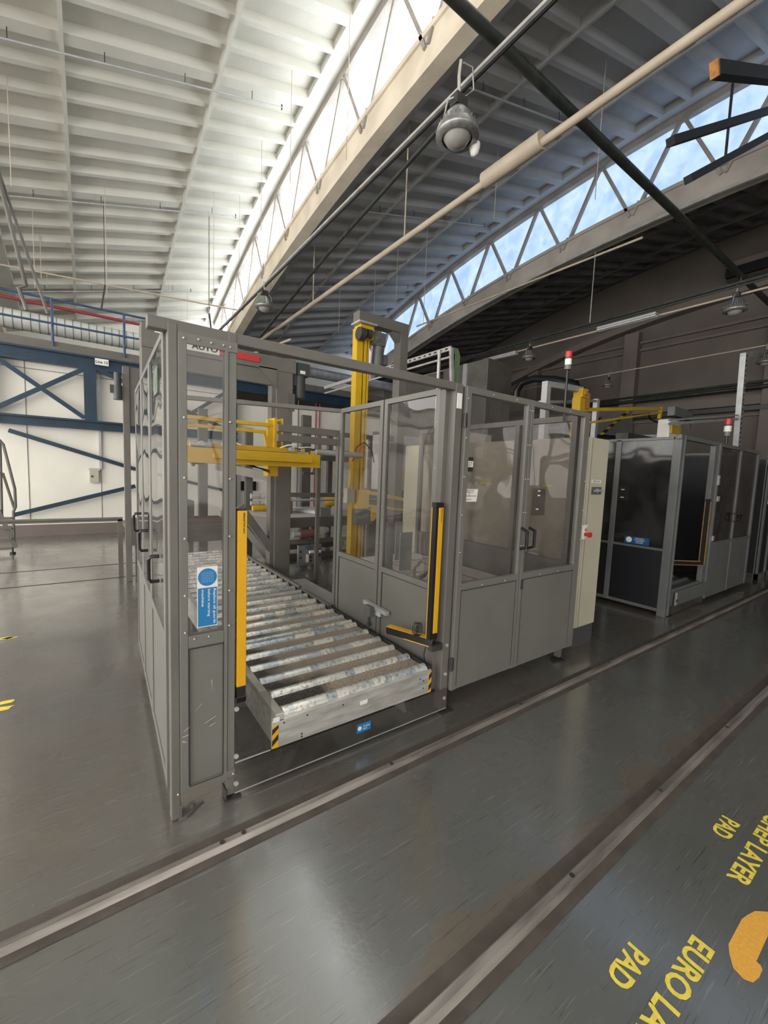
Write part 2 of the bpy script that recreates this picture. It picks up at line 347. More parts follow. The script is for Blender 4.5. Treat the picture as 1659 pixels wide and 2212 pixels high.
NODE = 1.485
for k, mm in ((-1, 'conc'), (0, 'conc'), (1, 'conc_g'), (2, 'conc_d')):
    xa = -1.8+5.4*k
    mb = MB(); ys = [YA+i*(YB-YA)/64 for i in range(65)]
    H = .125
    for a, b in zip(ys, ys[1:]):                                    # slab above the coffers
        mb.hexa([(xa, a, shell(xa, a, k)+H), (xa+5.4, a, shell(xa+5.4, a, k)+H), (xa+5.4, b, shell(xa+5.4, b, k)+H), (xa, b, shell(xa, b, k)+H),
                 (xa, a, shell(xa, a, k)+H+.15), (xa+5.4, a, shell(xa+5.4, a, k)+H+.15), (xa+5.4, b, shell(xa+5.4, b, k)+H+.15), (xa, b, shell(xa, b, k)+H+.15)])
        for x0, x1, e in ((xa, xa+.5, 0), (xa+5.08, xa+5.4, 0), (xa+1.62, xa+1.67, 0.04), (xa+3.58, xa+3.63, 0.04)):
            mb.hexa([(x0, a, shell(x0, a, k)-e), (x1, a, shell(x1, a, k)-e), (x1, b, shell(x1, b, k)-e), (x0, b, shell(x0, b, k)-e),
                     (x0, a, shell(x0, a, k)+H), (x1, a, shell(x1, a, k)+H), (x1, b, shell(x1, b, k)+H), (x0, b, shell(x0, b, k)+H)])
    y = 7.41-NODE*11
    while y < YB:
        for w, c in ((.17, y), (.075, y+.525), (.075, y+.965)):
            if YA+.1 < c < YB-.1:
                a, b = c-w/2, c+w/2; x0, x1 = xa+.5, xa+5.08; e = .015 if w > .1 else 0
                mb.hexa([(x0, a, shell(x0, a, k)-e), (x1, a, shell(x1, a, k)-e), (x1, b, shell(x1, b, k)-e), (x0, b, shell(x0, b, k)-e),
                         (x0, a-.012, shell(x0, a, k)+H), (x1, a-.012, shell(x1, a, k)+H), (x1, b+.012, shell(x1, b, k)+H), (x0, b+.012, shell(x0, b, k)+H)])
        y += NODE
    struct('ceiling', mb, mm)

# rows of roof glazing: sill beam, head, lattice of struts, lit glass
nwin = 0
for k in (-1, 0, 1, 2):
    X = -1.8+5.4*k; ys = [YA+i*(YB-YA)/60 for i in range(61)]
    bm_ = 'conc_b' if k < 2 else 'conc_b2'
    sb, hd, gl = MB(), MB(), MB()
    for a, b in zip(ys, ys[1:]):
        for x0, x1, lo, hi in ((X-.04, X+.14, -.5, 0), (X-.075, X-.04, -.50, -.40), (X-.075, X-.04, -.07, .0)):
            sb.hexa([(x0, a, zb(a)+lo), (x1, a, zb(a)+lo), (x1, b, zb(b)+lo), (x0, b, zb(b)+lo), (x0, a, zb(a)+hi), (x1, a, zb(a)+hi), (x1, b, zb(b)+hi), (x0, b, zb(b)+hi)])
        hd.hexa([(X-.03, a, zt(a)-.13), (X+.1, a, zt(a)-.13), (X+.1, b, zt(b)-.13), (X-.03, b, zt(b)-.13), (X-.03, a, zt(a)+.28), (X+.1, a, zt(a)+.28), (X+.1, b, zt(b)+.28), (X-.03, b, zt(b)+.28)])
        gl.add([(X+.10, a, zb(a)-.02), (X+.10, b, zb(b)-.02), (X+.10, b, zt(b)-.1), (X+.10, a, zt(a)-.1)], [(0, 3, 2, 1)])
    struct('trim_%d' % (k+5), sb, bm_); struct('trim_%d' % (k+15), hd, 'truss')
    tr = MB(); u = 3.69-NODE*8
    while u < YB:
        for s_ in (-1, 1):
            a = u+s_*.04; b = u+s_*(NODE/2-.13)
            if YA < min(a, b) and max(a, b) < YB:
                tr.bar((X+.02, a, zt(a)-.13), (X+.02, b, zb(b)), .06, .075, (1, 0, 0))
                tr.bar((X-.045, b, zb(b)+.02), (X-.045, b+s_*.1, zb(b)-.2), .05, .06, (1, 0, 0))
        u += NODE
    struct('trim_%d' % (k+25), tr, 'truss')
    nwin += 1
    struct('window_%d' % nwin, gl, sky_glass(k))
# opaque gable strips closing the shells at both ends are the end walls themselves

# glowing panes added behind the camera and on the far left as fill light
def fill_glow(col, st):
    m = bpy.data.materials.new('fill_pane_glow'); m.use_nodes = True; n, l = nt(m); n.remove(n['Principled BSDF'])
    em = n.new('ShaderNodeEmission'); em.inputs[0].default_value = (*col, 1); em.inputs[1].default_value = st; l.new(em.outputs[0], n['Material Output'].inputs['Surface']); return m
struct('window_5', MB().box(-6.5, 4.5, YA, YA+.02, .6, 5.6), fill_glow((1, .95, .88), FILL_LIGHT['front']))  # added fill pane behind the camera, not a real window
struct('window_6', MB().box(-7.2, -7.18, -8, 14.5, 1.0, 5.6), fill_glow((1, .97, .93), FILL_LIGHT['left']))  # added fill pane on the far left, not a real window
wf = MB()
for i in range(6): wf.box(-6.5+2*i-.03, -6.5+2*i+.03, YA+.02, YA+.08, .6, 5.6)
wf.box(-6.5, 4.5, YA+.02, YA+.08, 3.0, 3.08)
for i in range(12): wf.box(-7.18, -7.12, -8+2*i-.03, -8+2*i+.03, 1, 5.6)
struct('trim_40', wf, 'grey')

# right wall: pilasters, arched band, straight bands
rw = MB()
for y in (6.45, 10.0, 13.4, 2.9, -.6, -4.1): rw.box(14.15, 14.4, y, y+.42, 0, 6.4-.012*(y-4)**2*(1 if y > 4 else .4))
struct('trim_50', rw, 'wallp')
rw = MB(); ys = [-8+i*.6 for i in range(38)]
def za(y): return 6.95-.017*(y-2.5)**2
for a, b in zip(ys, ys[1:]):
    rw.hexa([(14.05, a, za(a)-.22), (14.4, a, za(a)-.22), (14.4, b, za(b)-.22), (14.05, b, za(b)-.22), (14.05, a, za(a)), (14.4, a, za(a)), (14.4, b, za(b)), (14.05, b, za(b))])
struct('trim_51', rw, 'wallp')
rw = MB(); rw.box(14.2, 14.4, -8, 15, 3.78, 4.02); rw.box(14.3, 14.4, -8, 15, 5.98, 6.05); rw.box(14.3, 14.4, -8, 15, 5.75, 5.82); rw.box(14.3, 14.4, -8, 15, 3.50, 3.55)
struct('trim_52', rw, 'wallp')
rw = MB(); rw.box(14.1, 14.2, -8, 15, 3.62, 3.74)
tag(rw.build('cable_duct', 'black'), 'long black cable duct fixed along the brown wall beneath the concrete band', 'duct')
rw = MB(); rw.cyl((14.05, -8, 4.25), (14.05, 15, 4.12), .05, 8); rw.cyl((14.1, -8, 4.4), (14.1, 15, 4.25), .03, 8)
tag(rw.build('wall_pipe', 'pipe_d'), 'pair of black pipes running along the brown wall above the concrete band', 'pipe')
t = MB().box(13.9, 14.35, 3.2, 4.3, 7.05, 7.5)
o = thing('air_heater', 'dark boxed heater high on the brown wall under the roof edge', 'heater', (14.1, 3.8, 7.0))
t.build('casing', 'wallp', o, .02)
MB().box(13.75, 13.9, 3.25, 4.25, 7.05, 7.28).build('louvre', 'black', o)

# ================================================================== FLOOR RAILS AND PAINT
def floor_rail(y, lab, group):
    o = thing('floor_rail', lab, 'rail', (0, y, 0), group)
    MB().box(-6, 14, y-.062, y+.075, .0005, .004).build('grout_strip', 'railb', o)
    h = MB(); h.hexa([(-6, y-.026, .003), (14, y-.026, .003), (14, y+.026, .003), (-6, y+.026, .003), (-6, y-.012, .024), (14, y-.012, .024), (14, y+.012, .024), (-6, y+.012, .024)])
    h.build('rail_bar', 'rail', o)
    for x in ([.43, .52, 1.32, 2.45, 3.7, 5.2, 7.0] if y > 1 else [1.55, 2.38, 3.4, 4.6]):
        b = MB(); b.cyl((x, y, .02), (x, y, .0265), .0105, 12); b.build('bolt', 'dark', o)
floor_rail(1.68, 'steel floor rail just in front of the grey machine enclosure', None)
floor_rail(.772, 'nearer steel floor rail beside the yellow painted lettering', None)
for y in (6.81, 7.74):
    tag(MB().box(-6, .6, y-.012, y+.012, .0005, .003).build('floor_joint', 'dark'), 'thin dark joint line across the floor behind the barrier, %s one' % ('nearer' if y < 7 else 'farther'), 'floor joint')
def floor_text(s, x1, x0, yf, yh, lab):
    mb = text_mb(MB(), s, (x1, yf, .0), (-1, 0, 0), (0, -1, 0), x1-x0, yf-yh, .0015, .028)
    tag(mb.build('floor_lettering', 'paint_y'), lab, 'floor marking')
floor_text('PAD', 2.497, 2.336, .544, .474, 'small yellow stencilled word PAD beyond the one at the bottom edge')
floor_text('CHEP LAYER', 2.70, 2.114, .427, .358, 'yellow stencilled words ending in LAYER, running off the right edge')
floor_text('PAD', 1.512, 1.346, .536, .468, 'larger looking yellow stencilled word PAD nearest the bottom edge')
floor_text('EURO LAYER', 1.730, 1.140, .420, .351, 'yellow stencilled words EURO LAYER cut by the bottom edge')
mb = MB(); pts = [(1.985, .327), (1.95, .334), (1.80, .334), (1.765, .322), (1.722, .300), (1.712, .270), (1.725, .25), (1.76, .243), (1.80, .243), (1.812, .250), (1.815, .262), (1.96, .262), (2.06, .255), (2.07, .285), (2.03, .315)]
mb.add([(x, y, .0012) for x, y in pts], [tuple(range(len(pts)))])
tag(mb.build('floor_arrow', 'paint_o'), 'orange painted shape on the floor at the right edge', 'floor marking')
mb = MB()
for q in ((-.92, 1.0), ): pass
def scuffs(name, spots, m, lab):
    mb = MB()
    for x, y, r in spots:
        a0 = random.random()*6
        n = 9; v = [(x+math.cos(a0+2*PI*i/n)*r*random.uniform(.5, 1.1)*1.6, y+math.sin(a0+2*PI*i/n)*r*random.uniform(.4, 1), .0012) for i in range(n)]
        mb.add(v, [tuple(range(n))])
    return tag(mb.build(name, m), lab, 'floor marking')
scuffs('paint_patch', [((-0.640,4.860,0.000)[0], (-0.640,4.860,0.000)[1], .05), ((-0.597,4.859,0.000)[0], (-0.597,4.859,0.000)[1], .04)], 'paint_y', 'small worn yellow paint patch on the floor, far left edge')
scuffs('paint_patch', [((-0.472,3.464,0.000)[0], (-0.472,3.464,0.000)[1], .04), ((-0.477,3.543,0.000)[0], (-0.477,3.543,0.000)[1], .035)], 'paint_y', 'worn yellow paint patch on the floor nearest the left edge of the aisle')

# ================================================================== GUARD ENCLOSURE OF THE NEAR CELL
F0, F1 = 1.93, 1.975
enc = thing('machine_enclosure', 'grey steel guard enclosure with clear panes around the near roller conveyor', 'machine guard', (1.0, 2.5, 0))
def post(x0, x1, y0, y1, z0, z1, par, m='grey', name='post', bev=.004, lab=None):
    return MB().box(x0, x1, y0, y1, z0, z1).build(name, m, par, bev, lab)
post(.275, .312, F0, F0+.05, 0.004, 2.176, enc)
post(.513, .551, F0, F0+.05, .02, 2.187, enc)
post(1.905, 1.969, F0, F0+.06, .02, 2.184, enc)
MB().box(.204, 1.955, F0+.003, F0+.055, 2.142, 2.19).build('top_beam', 'grey', enc, .004)
# narrow fixed panel to the left of the opening
fp = MB()
fp.box(.312, .345, F0-.012, F0+.03, .128, 2.14); fp.box(.497, .513, F0-.012, F0+.03, .115, 2.14); fp.box(.312, .551, F0-.012, F0-.002, 2.10, 2.145)
fp.box(.345, .497, F0-.012, F0+.03, .80, .855); fp.box(.312, .551, F0-.012, F0+.0, .12, .155); fp.box(.345, .497, F0-.004, F0+.02, .155, .80)
fp.box(.513, .549, F0-.008, F0, .12, 2.14)
pan = fp.build('fixed_panel', 'panel', enc, .002)
MB().box(.345, .497, F0+.002, F0+.006, .855, 2.10).build('window_pane', 'pane', pan)
g = MB()
for z in (.80, .155): g.box(.349, .493, F0-.0135, F0-.011, z-.006, z-.003)
for x in (.349, .493): g.box(x-.0015, x+.0015, F0-.0135, F0-.011, .152, .797)
g.build('panel_groove', 'gasket', pan)
sc = MB()
for z in (2.12, 1.80, 1.55, 1.29, 1.04, .875):
    for x in (.333, .519): sc.sph((x, F0-.013, z), .0055, 8, 5)
for x in (.39, .44, .49): sc.sph((x, F0-.014, 2.125-(.003 if x > .4 else 0)), .0055, 8, 5)
for x in (.37, .43, .30, .54): sc.sph((x, F0-.014, .84 if x > .33 and x < .5 else .135), .005, 8, 5)
sc.build('screws', 'galv', pan)
for x, z, dx, dz in ((.322, .42, .03, .016), (.318, .395, .028, .004), (.316, .375, .02, -.008), (.41, .43, .05, .022), (.37, .50, .03, .03), (.44, .63, .006, -.05), (.43, .41, .03, .01)):
    mk = MB(); mk.add([(x, F0-.0128, z), (x+dx, F0-.0128, z+dz), (x+dx, F0-.0128, z+dz+.004), (x+.004, F0-.0128, z+.006)], [(0, 1, 2, 3)]); mk.build('scratch', 'bare', pan)

# anchor feet
ft = MB(); ft.hexa([(.30, F0-.01, .0), (.335, F0-.01, 0), (.42, F0+.05, 0), (.33, F0+.06, 0), (.30, F0-.01, .008), (.335, F0-.01, .008), (.42, F0+.05, .008), (.33, F0+.06, .008)])
ft.cyl((.365, F0+.035, .005), (.365, F0+.035, .03), .012, 8); ft.box(.31, .316, F0-.005, F0+.055, .0, .07); ft.build('anchor_foot', 'grey_d', enc)
ft = MB(); ft.box(.50, .58, F0-.015, F0+.02, 0, .008); ft.box(.505, .512, F0-.01, F0+.05, 0, .06); ft.build('anchor_foot', 'dark', enc)
ft = MB(); ft.box(1.90, 2.01, F0-.03, F0+.05, 0, .008); ft.build('anchor_foot', 'dark', enc)
# lower acrylic skirts
def pane(parent, x0, x1, y0, y1, z0, z1, m='pane', name='window_pane', lab=None):
    return MB().box(x0, x1, y0, y1, z0, z1).build(name, m, parent, 0, lab)
pane(enc, .551, .728, F0-.006, F0-.002, .183, .505, 'acry', 'skirt_pane')
pane(enc, .551, 1.962, F0-.006, F0-.002, .026, .168, 'acry', 'skirt_pane')
MB().box(.551, 1.962, F0-.0065, F0-.0015, .022, .027).build('skirt_edge_glint', 'galv', enc); MB().box(.551, .728, F0-.0065, F0-.0015, .178, .184).build('skirt_edge_glint', 'galv', enc)  # bright strips stand in for light caught on the lower acrylic edges
b = MB()
for z in (.455, .215, .075): b.cyl((.556, F0-.014, z), (.556, F0-.004, z), .011, 12)
for z in (.47, .27, .10): b.cyl((1.94, F0-.010, z), (1.94, F0+.0, z), .011, 12)
b.build('skirt_bolt', 'galv', enc)
o = MB().box(1.243, 1.34, F0-.0085, F0-.0065, .088, .140); o = tag(o.build('warning_label', 'sign_blue'), 'small blue rectangular label on the clear skirt under the conveyor end', 'label')
mb = MB(); text_mb(mb, 'This Safety\nGuard', (1.285, F0-.0087, .10), (1, 0, 0), (0, 0, 1), .048, .026, .0006); mb.build('label_text', 'sign_white', o)
mb = MB(); mb.cyl((1.262, F0-.0095, .114), (1.262, F0-.0087, .114), .013, 14); mb.build('label_symbol', 'sign_white', o)

# left side doors, seen almost edge on; the run leans about one and a half degrees
def sx(y): return .265+.0255*(y-2.0)
def sidehex(mb, y0, y1, z0, z1, d0=0., d1=.035):
    e = .0003*(mb.n % 7); mb.n += 1
    if d1-d0 > .01: y0 += e; y1 -= e; z0 += e; z1 -= e; d0 += e; d1 -= e
    return mb.hexa([(sx(y0)+d0, y0, z0), (sx(y0)+d1, y0, z0), (sx(y1)+d1, y1, z0), (sx(y1)+d0, y1, z0), (sx(y0)+d0, y0, z1), (sx(y0)+d1, y0, z1), (sx(y1)+d1, y1, z1), (sx(y1)+d0, y1, z1)])
for i, (y0, y1) in enumerate(((1.985, 2.645), (2.655, 3.205), (3.215, 3.80))):
    d = MB(); s0 = .055 if i == 0 else .03; ztop = 2.165
    sidehex(d, y0, y0+s0, .13, ztop); sidehex(d, y1-.035, y1, .13, ztop)
    sidehex(d, y0, y1, ztop-.03, ztop); sidehex(d, y0, y1, .80, .85); sidehex(d, y0, y1, .13, .18); sidehex(d, y0+.01, y1-.01, .18, .80, .006, .02)
    dr = d.build('side_door', 'panel', enc, .002)
    g = MB(); sidehex(g, y0+s0-.005, y1-.03, .85, ztop-.03, .004, .008); g.build('window_pane', 'paneS', dr)
    h = MB(); hy = (2.20, 2.80, 3.30)[i]; x = sx(hy); zc = (1.108, 1.15, 1.20)[i]
    h.tube([(x, hy, zc+.06), (x-.035, hy, zc+.06), (x-.045, hy, zc+.045), (x-.045, hy, zc-.045), (x-.035, hy, zc-.06), (x, hy, zc-.06)], .009, 8)
    h.build('door_handle', 'black', dr)
post(.345, .385, 3.81, 3.86, 0, 2.17, enc, 'grey_d')
# flat green patch on the first side door glass
mb = MB(); sidehex(mb, 2.18, 2.34, 1.93, 2.05, -.002, .003)
tag(mb.build('door_green_patch', mat('mottled_green', (.10, .15, .10), .5, 0, .5, 18)), 'mottled green patch on the top of the nearest side door', 'sticker')

# partition to the right of the conveyor: two glazed panels
PX = 1.88
for i, (y0, y1) in enumerate(((2.035, 2.655), (2.672, 3.345))):
    d = MB(); 
    d.box(PX-.012, PX+.02, y0, y0+.04, .20, 2.165); d.box(PX-.012, PX+.02, y1-.04, y1, .20, 2.165)
    d.box(PX-.012, PX+.02, y0, y1, 2.125, 2.165); d.box(PX-.012, PX+.02, y0, y1, .83, .872); d.box(PX-.004, PX+.01, y0+.03, y1-.03, .22, .84); d.box(PX-.012, PX+.02, y0, y1, .20, .24)
    pn = d.build('partition_panel', 'panel', enc, .002)
    MB().box(PX+.002, PX+.006, y0+.04, y1-.04, .872, 2.125).build('window_pane', 'pane', pn)
    s_ = MB()
    for z in (1.05, 1.35, 1.65, 1.95):
        for y in (y0+.015, y1-.015): s_.sph((PX-.014, y, z), .005, 6, 4)
    s_.build('screws', 'galv', pn)
    g = MB()
    for y in (y0+.045, y1-.045): g.box(PX-.006, PX-.003, y-.0015, y+.0015, .245, .825)
    g.box(PX-.006, PX-.003, y0+.045, y1-.045, .822, .825); g.build('panel_groove', 'gasket', pn)
post(PX-.02, PX+.03, 3.35, 3.395, .02, 1.95, enc, 'grey_d')
MB().box(PX-.01, PX+.03, F0+.055, 2.04, .15, 2.15).build('corner_filler', 'grey', enc)
rg = MB()
rg.bar((.345, 3.83, 2.15), (PX, 3.37, 2.15), .04, .034)
rg.build('cross_rail', 'grey', enc, .003)
for z0, z1 in ((1.915, 1.975), (1.835, 1.895)):
    MB().box(1.30, PX, 3.365, 3.40, z0, z1).build('cross_rail', 'grey', enc, .003)

# right hand double doors
dr = MB(); X0, X1 = 1.985, 3.48; XM = 2.66
MB().box(3.40, 3.47, F0+.05, F0+.10, .02, 2.17).build('post', 'grey_d', enc, .003)
ft = MB(); ft.hexa([(3.30, F0+.03, 0), (3.42, F0+.0, 0), (3.47, F0+.09, 0), (3.36, F0+.11, 0), (3.30, F0+.03, .008), (3.42, F0+.0, .008), (3.47, F0+.09, .008), (3.36, F0+.11, .008)]); ft.box(3.44, 3.46, F0+.03, F0+.09, 0, .13); ft.build('anchor_foot', 'dark', enc)
for i, (a, bb) in enumerate(((X0, XM-.003), (XM+.003, X1))):
    d = MB(); w = .035; y0, y1 = F0-.02, F0+.02
    lft = .045 if i == 0 else w; rgt = w if i == 0 else .085
    d.box(a, a+lft, y0, y1, .142, 2.178); d.box(bb-rgt, bb, y0, y1, .142, 2.178); d.box(a, bb, y0, y1, 2.135, 2.178)
    d.box(a, bb, y0, y1, .84, .885); d.box(a, bb, y0+.003, y1, .142, .165); d.box(a+.02, bb-.02, y0+.003, y1-.01, .16, .85)
    D_ = d.build('door', 'panel', enc, .003)
    MB().box(a+lft, bb-rgt, F0, F0+.004, .885, 2.135).build('window_pane', 'pane', D_)
    x = (bb-.055) if i == 0 else (a+.05)
    h = MB(); x = XM-.022 if i == 0 else XM+.07
    h.bar((x, y0-.052, 1.095), (x, y0-.052, 1.215), .014, .02, (0, 1, 0)); h.bar((x, y0-.058, 1.212), (x, y0, 1.235), .018, .02); h.bar((x, y0-.058, 1.098), (x, y0, 1.075), .018, .02)
    h.build('door_handle', 'black', D_, .003)
    s_ = MB()
    for z in (2.1, 1.85, 1.6, 1.35, 1.1):
        for xx in (a+.012, bb-.012): s_.sph((xx, y0-.001, z), .005, 6, 4)
    for xx in (a+.25, a+.5): 
        for z in (.852, 2.155): s_.sph((xx, y0-.001, z), .005, 6, 4)
    s_.build('screws', 'galv', D_)
    g = MB(); g.box(a+lft, bb-rgt, y0-.0005, y0+.002, .832, .836)
    for xx in (a+lft+.002, bb-rgt-.002): g.box(xx-.0015, xx+.0015, y0+.001, y0+.0035, .17, .836)
    g.build('panel_groove', 'gasket', D_)
    if i == 0:
        for z in (1.96, .335):
            hh = MB(); hh.cyl((a-.012, y0-.004, z-.045), (a-.012, y0-.004, z+.045), .011, 10); hh.box(a-.02, a+.012, y0-.002, y0+.004, z-.04, z+.04); hh.build('hinge', 'dark', D_)
    else:
        hh = MB(); hh.box(a+.012, a+.04, y0-.004, y0, .76, .835); hh.build('latch', 'dark', D_)
        hh = MB(); hh.box(2.735, 2.90, y0-.007, y0-.003, 1.325, 1.53); hh.build('document_pocket', 'pane', D_)
        hh = MB(); 
        for x_, z_ in ((2.80, 1.475), (2.79, 1.37), (2.80, 1.51)): hh.box(x_, x_+.03, y0-.008, y0-.006, z_, z_+.009)
        hh.build('paper_strips', 'sign_white', D_)
MB().box(PX+.035, PX+.075, F0-.006, F0, 2.03, 2.125).build('hinge_bracket', 'white', enc)
# right side guard of the cell (beyond the doors)
rs = MB(); SX = 3.48
rs.box(SX-.03, SX+.02, 1.98, 4.1, 2.12, 2.17); rs.box(SX-.02, SX+.015, 2.0, 4.1, .83, .88)
for y in (2.60, 3.34, 4.06): rs.box(SX-.03, SX+.02, y, y+.05, .05, 2.15)
rs.box(SX-.005, SX+.01, 2.0, 4.1, .15, .84)
sg = rs.build('side_guard', 'grey_d', enc)
MB().box(SX, SX+.004, 2.0, 4.1, .88, 2.12).build('window_pane', 'pane', sg)
bgd = MB(); bgd.box(1.9, 3.5, 5.25, 5.3, 2.1, 2.16); bgd.box(2.6, 2.65, 5.25, 5.3, 0, 2.16); bgd.box(3.45, 3.5, 5.25, 5.3, 0, 2.16); bgd.build('rear_frame', 'grey_d', enc)

# stickers on the panes
o = thing('safety_sign', 'blue and white sign reading Replace all guards before starting machine', 'sign', (.425, F0-.01, 1.0))
MB().box(.383, .469, F0-.004, F0-.001, .884, 1.158).build('backing', 'sign_white', o)
MB().box(.386, .466, F0-.0055, F0-.004, .888, 1.063).build('text_field', 'sign_blue', o)
MB().cyl((.426, F0-.004, 1.111), (.426, F0-.0056, 1.111), .0395, 40).build('symbol_disc', 'sign_blue', o)
mb = MB()
for i, s in enumerate(('Replace all guards', 'before starting', 'machine')):
    L_ = (.160, .125, .077)[i]
    text_mb(mb, s, (.448-i*.0235, F0-.0058, 1.056), (0, 0, -1), (1, 0, 0), L_, .0135 if i != 2 else .011, .0006, .01)
mb.build('sign_text', 'sign_white', o)
mb = MB()
for i in range(7): mb.box(.402+i*.008, .4028+i*.008, F0-.0064, F0-.0056, 1.088, 1.134)
for i in range(7): mb.box(.402, .450, F0-.0064, F0-.0056, 1.088+i*.0076, 1.0888+i*.0076)
mb.build('guard_symbol', mat('pale_blue', (.25, .45, .7), .5), o)
o = thing('lot_sticker', 'black and white lot sticker numbered 557 on the left door pane', 'sticker', (2.057, F0-.02, 1.68))
MB().box(2.022, 2.092, F0-.004, F0-.001, 1.635, 1.730).build('backing', 'ink', o)
MB().box(2.024, 2.090, F0-.0055, F0-.004, 1.665, 1.705).build('number_field', 'sign_white', o)
mb = MB(); text_mb(mb, '557', (2.033, F0-.0057, 1.670), (1, 0, 0), (0, 0, 1), .048, .028, .0006, 0); mb.build('number', 'ink', o)
o = thing('paper_notice', 'white paper notice with lines of print taped to the left door pane', 'notice', (2.08, F0-.02, 1.48))
mb = MB(); mb.hexa([(2.005, F0-.003, 1.435), (2.146, F0-.003, 1.435), (2.146, F0-.001, 1.435), (2.005, F0-.001, 1.435), (2.010, F0-.003, 1.520), (2.157, F0-.003, 1.520), (2.157, F0-.001, 1.520), (2.010, F0-.001, 1.520)]); mb.build('sheet', 'sign_white', o)
mb = MB()
for s, x, z, w in (('PLEASE DO NOT', 2.035, 1.507, .085), ('OR', 2.068, 1.482, .012), ('THIS EQUIPMENT HEREIN', 2.012, 1.469, .13), ('THANK YOU', 2.042, 1.446, .055)): text_mb(mb, s, (x, F0-.0034, z), (1, 0, 0), (0, 0, 1), w, .0075, .0006, .02)
mb.build('print', 'ink', o)
mb = MB(); text_mb(mb, 'REMOVE', (2.04, F0-.0034, 1.494), (1, 0, 0), (0, 0, 1), .07, .008, .0006, .02); mb.build('red_print', 'red', o)

# ================================================================== LIGHT CURTAINS
o = thing('light_curtain', 'tall yellow light curtain bar on the left post of the opening', 'sensor bar', (.58, F0, .52))
MB().box(.556, .600, F0-.006, F0+.034, .560, 1.405).build('housing', 'curtain', o, .002)
MB().box(.557, .599, F0-.007, F0+.033, .510, .560).build('end_cap', 'black', o, .002)
MB().box(.558, .598, F0-.004, F0+.03, 1.405, 1.412).build('end_cap', 'ink', o)
MB().box(.599, .603, F0+.004, F0+.026, .56, 1.40).build('lens_strip', 'black', o)
MB().box(.556, .602, F0-.006, F0+.03, .480, .510).build('bracket', 'dark', o)
mb = text_mb(MB(), 'SMARTSCAN', (.5815, F0-.0062, 1.396), (0, 0, -1), (1, 0, 0), .096, .0085, .0006, .035); mb.build('lettering', 'ink', o)
o = thing('light_curtain', 'yellow and black light curtain bar with a foot arm right of the opening', 'sensor bar', (1.80, F0, .5))
MB().box(1.808, 1.846, F0-.004, F0+.036, .575, 1.398).build('housing', 'curtain', o, .002)
MB().box(1.786, 1.808, F0-.001, F0+.034, .535, 1.398).build('lens_face', 'black', o)
MB().box(1.783, 1.80, F0+.034, F0+.038, .535, 1.398).build('edge_strip', 'curtain', o)
MB().box(1.808, 1.846, F0-.004, F0+.036, .535, .575).build('end_cap', 'black', o)
MB().box(1.785, 1.85, F0, F0+.04, 1.40, 1.43).build('bracket', 'black', o)
mb = text_mb(MB(), 'SMARTSCAN', (1.828, F0-.0042, 1.392), (0, 0, -1), (1, 0, 0), .085, .0075, .0006, .035); mb.build('lettering', 'ink', o)
q0, q1 = (1.835, F0+.01, .505), (1.70, F0+.34, .512)
mb = MB(); mb.bar(q0, q1, .055, .05); mb.build('foot_arm', 'black', o, .002)
mb = MB(); mb.bar((1.835, F0+.01, .531), (1.70, F0+.34, .539), .05, .004); mb.bar((1.808, F0+.005, .482), (1.675, F0+.335, .49), .004, .006); mb.build('foot_arm_top', 'curtain', o)
MB().box(1.80, 1.89, F0-.012, F0+.03, .455, .495).build('mount', 'dark', o)
mb = MB()
for i in range(4): mb.tube([(1.80, F0+.06, .56+.05*math.sin(t*PI/8)+i*.006) if False else (1.775-.018*i*.4+.02*math.cos(t*PI/6), F0+.09+.008*i, .58+.045*math.sin(t*PI/6)) for t in range(13)], .0032, 6)
mb.tube([(1.80, F0+.05, .47), (1.795, F0+.06, .42), (1.80, F0+.05, .36), (1.84, F0+.03, .33)], .004, 6)
mb.build('cable_coil', 'black', o)

# limit switch on the partition
o = thing('limit_switch', 'small grey switch box clamped to a short rail on the partition', 'switch', (1.85, 2.63, .5))
mb = MB(); mb.bar((PX-.035, 2.80, .545), (PX-.035, 2.48, .535), .035, .03); mb.build('clamp_rail', 'galv', o)
mb = MB(); mb.box(PX-.10, PX-.05, 2.63, 2.72, .47, .55); mb.build('switch_body', 'motor', o, .006)
mb = MB(); mb.cyl((PX-.075, 2.67, .47), (PX-.075, 2.67, .41), .012, 8); mb.cyl((PX-.09, 2.67, .40), (PX-.06, 2.67, .40), .018, 10); mb.build('plunger', 'dark', o)
MB().box(PX-.025, PX-.010, 2.60, 2.68, .47, .54).build('mount_plate', 'white', o)

# ================================================================== NEAR ROLLER CONVEYOR
cv = thing('roller_conveyor', 'roller conveyor running back through the opening of the near grey enclosure', 'conveyor', (1.3, 1.93, 0))
CY1 = 6.55
MB().box(.735, 1.818, F0, F0+.012, .175, .325).build('end_plate', 'steel', cv, .003)
MB().box(.74, 1.818, F0+.005, F0+.03, .318, .332).build('end_plate_lip', 'steel', cv, .002)
mb = MB(); mb.box(.755, .80, F0+.0, CY1, .315, .356); mb.build('side_channel', 'chan', cv, .003)
mb = MB(); mb.box(.752, .764, F0+.012, CY1, .18, .33); mb.build('side_plate', 'steel', cv)
mb = MB(); mb.box(1.80, 1.815, F0+.012, CY1, .18, .352); mb.build('side_plate', 'dark', cv)
mb = MB(); mb.box(1.79, 1.83, 4.0, CY1, .36, .385); mb.box(1.80, 1.85, 3.35, 3.95, .35, .362); mb.build('chain_guard', 'grey_d', cv, .003)
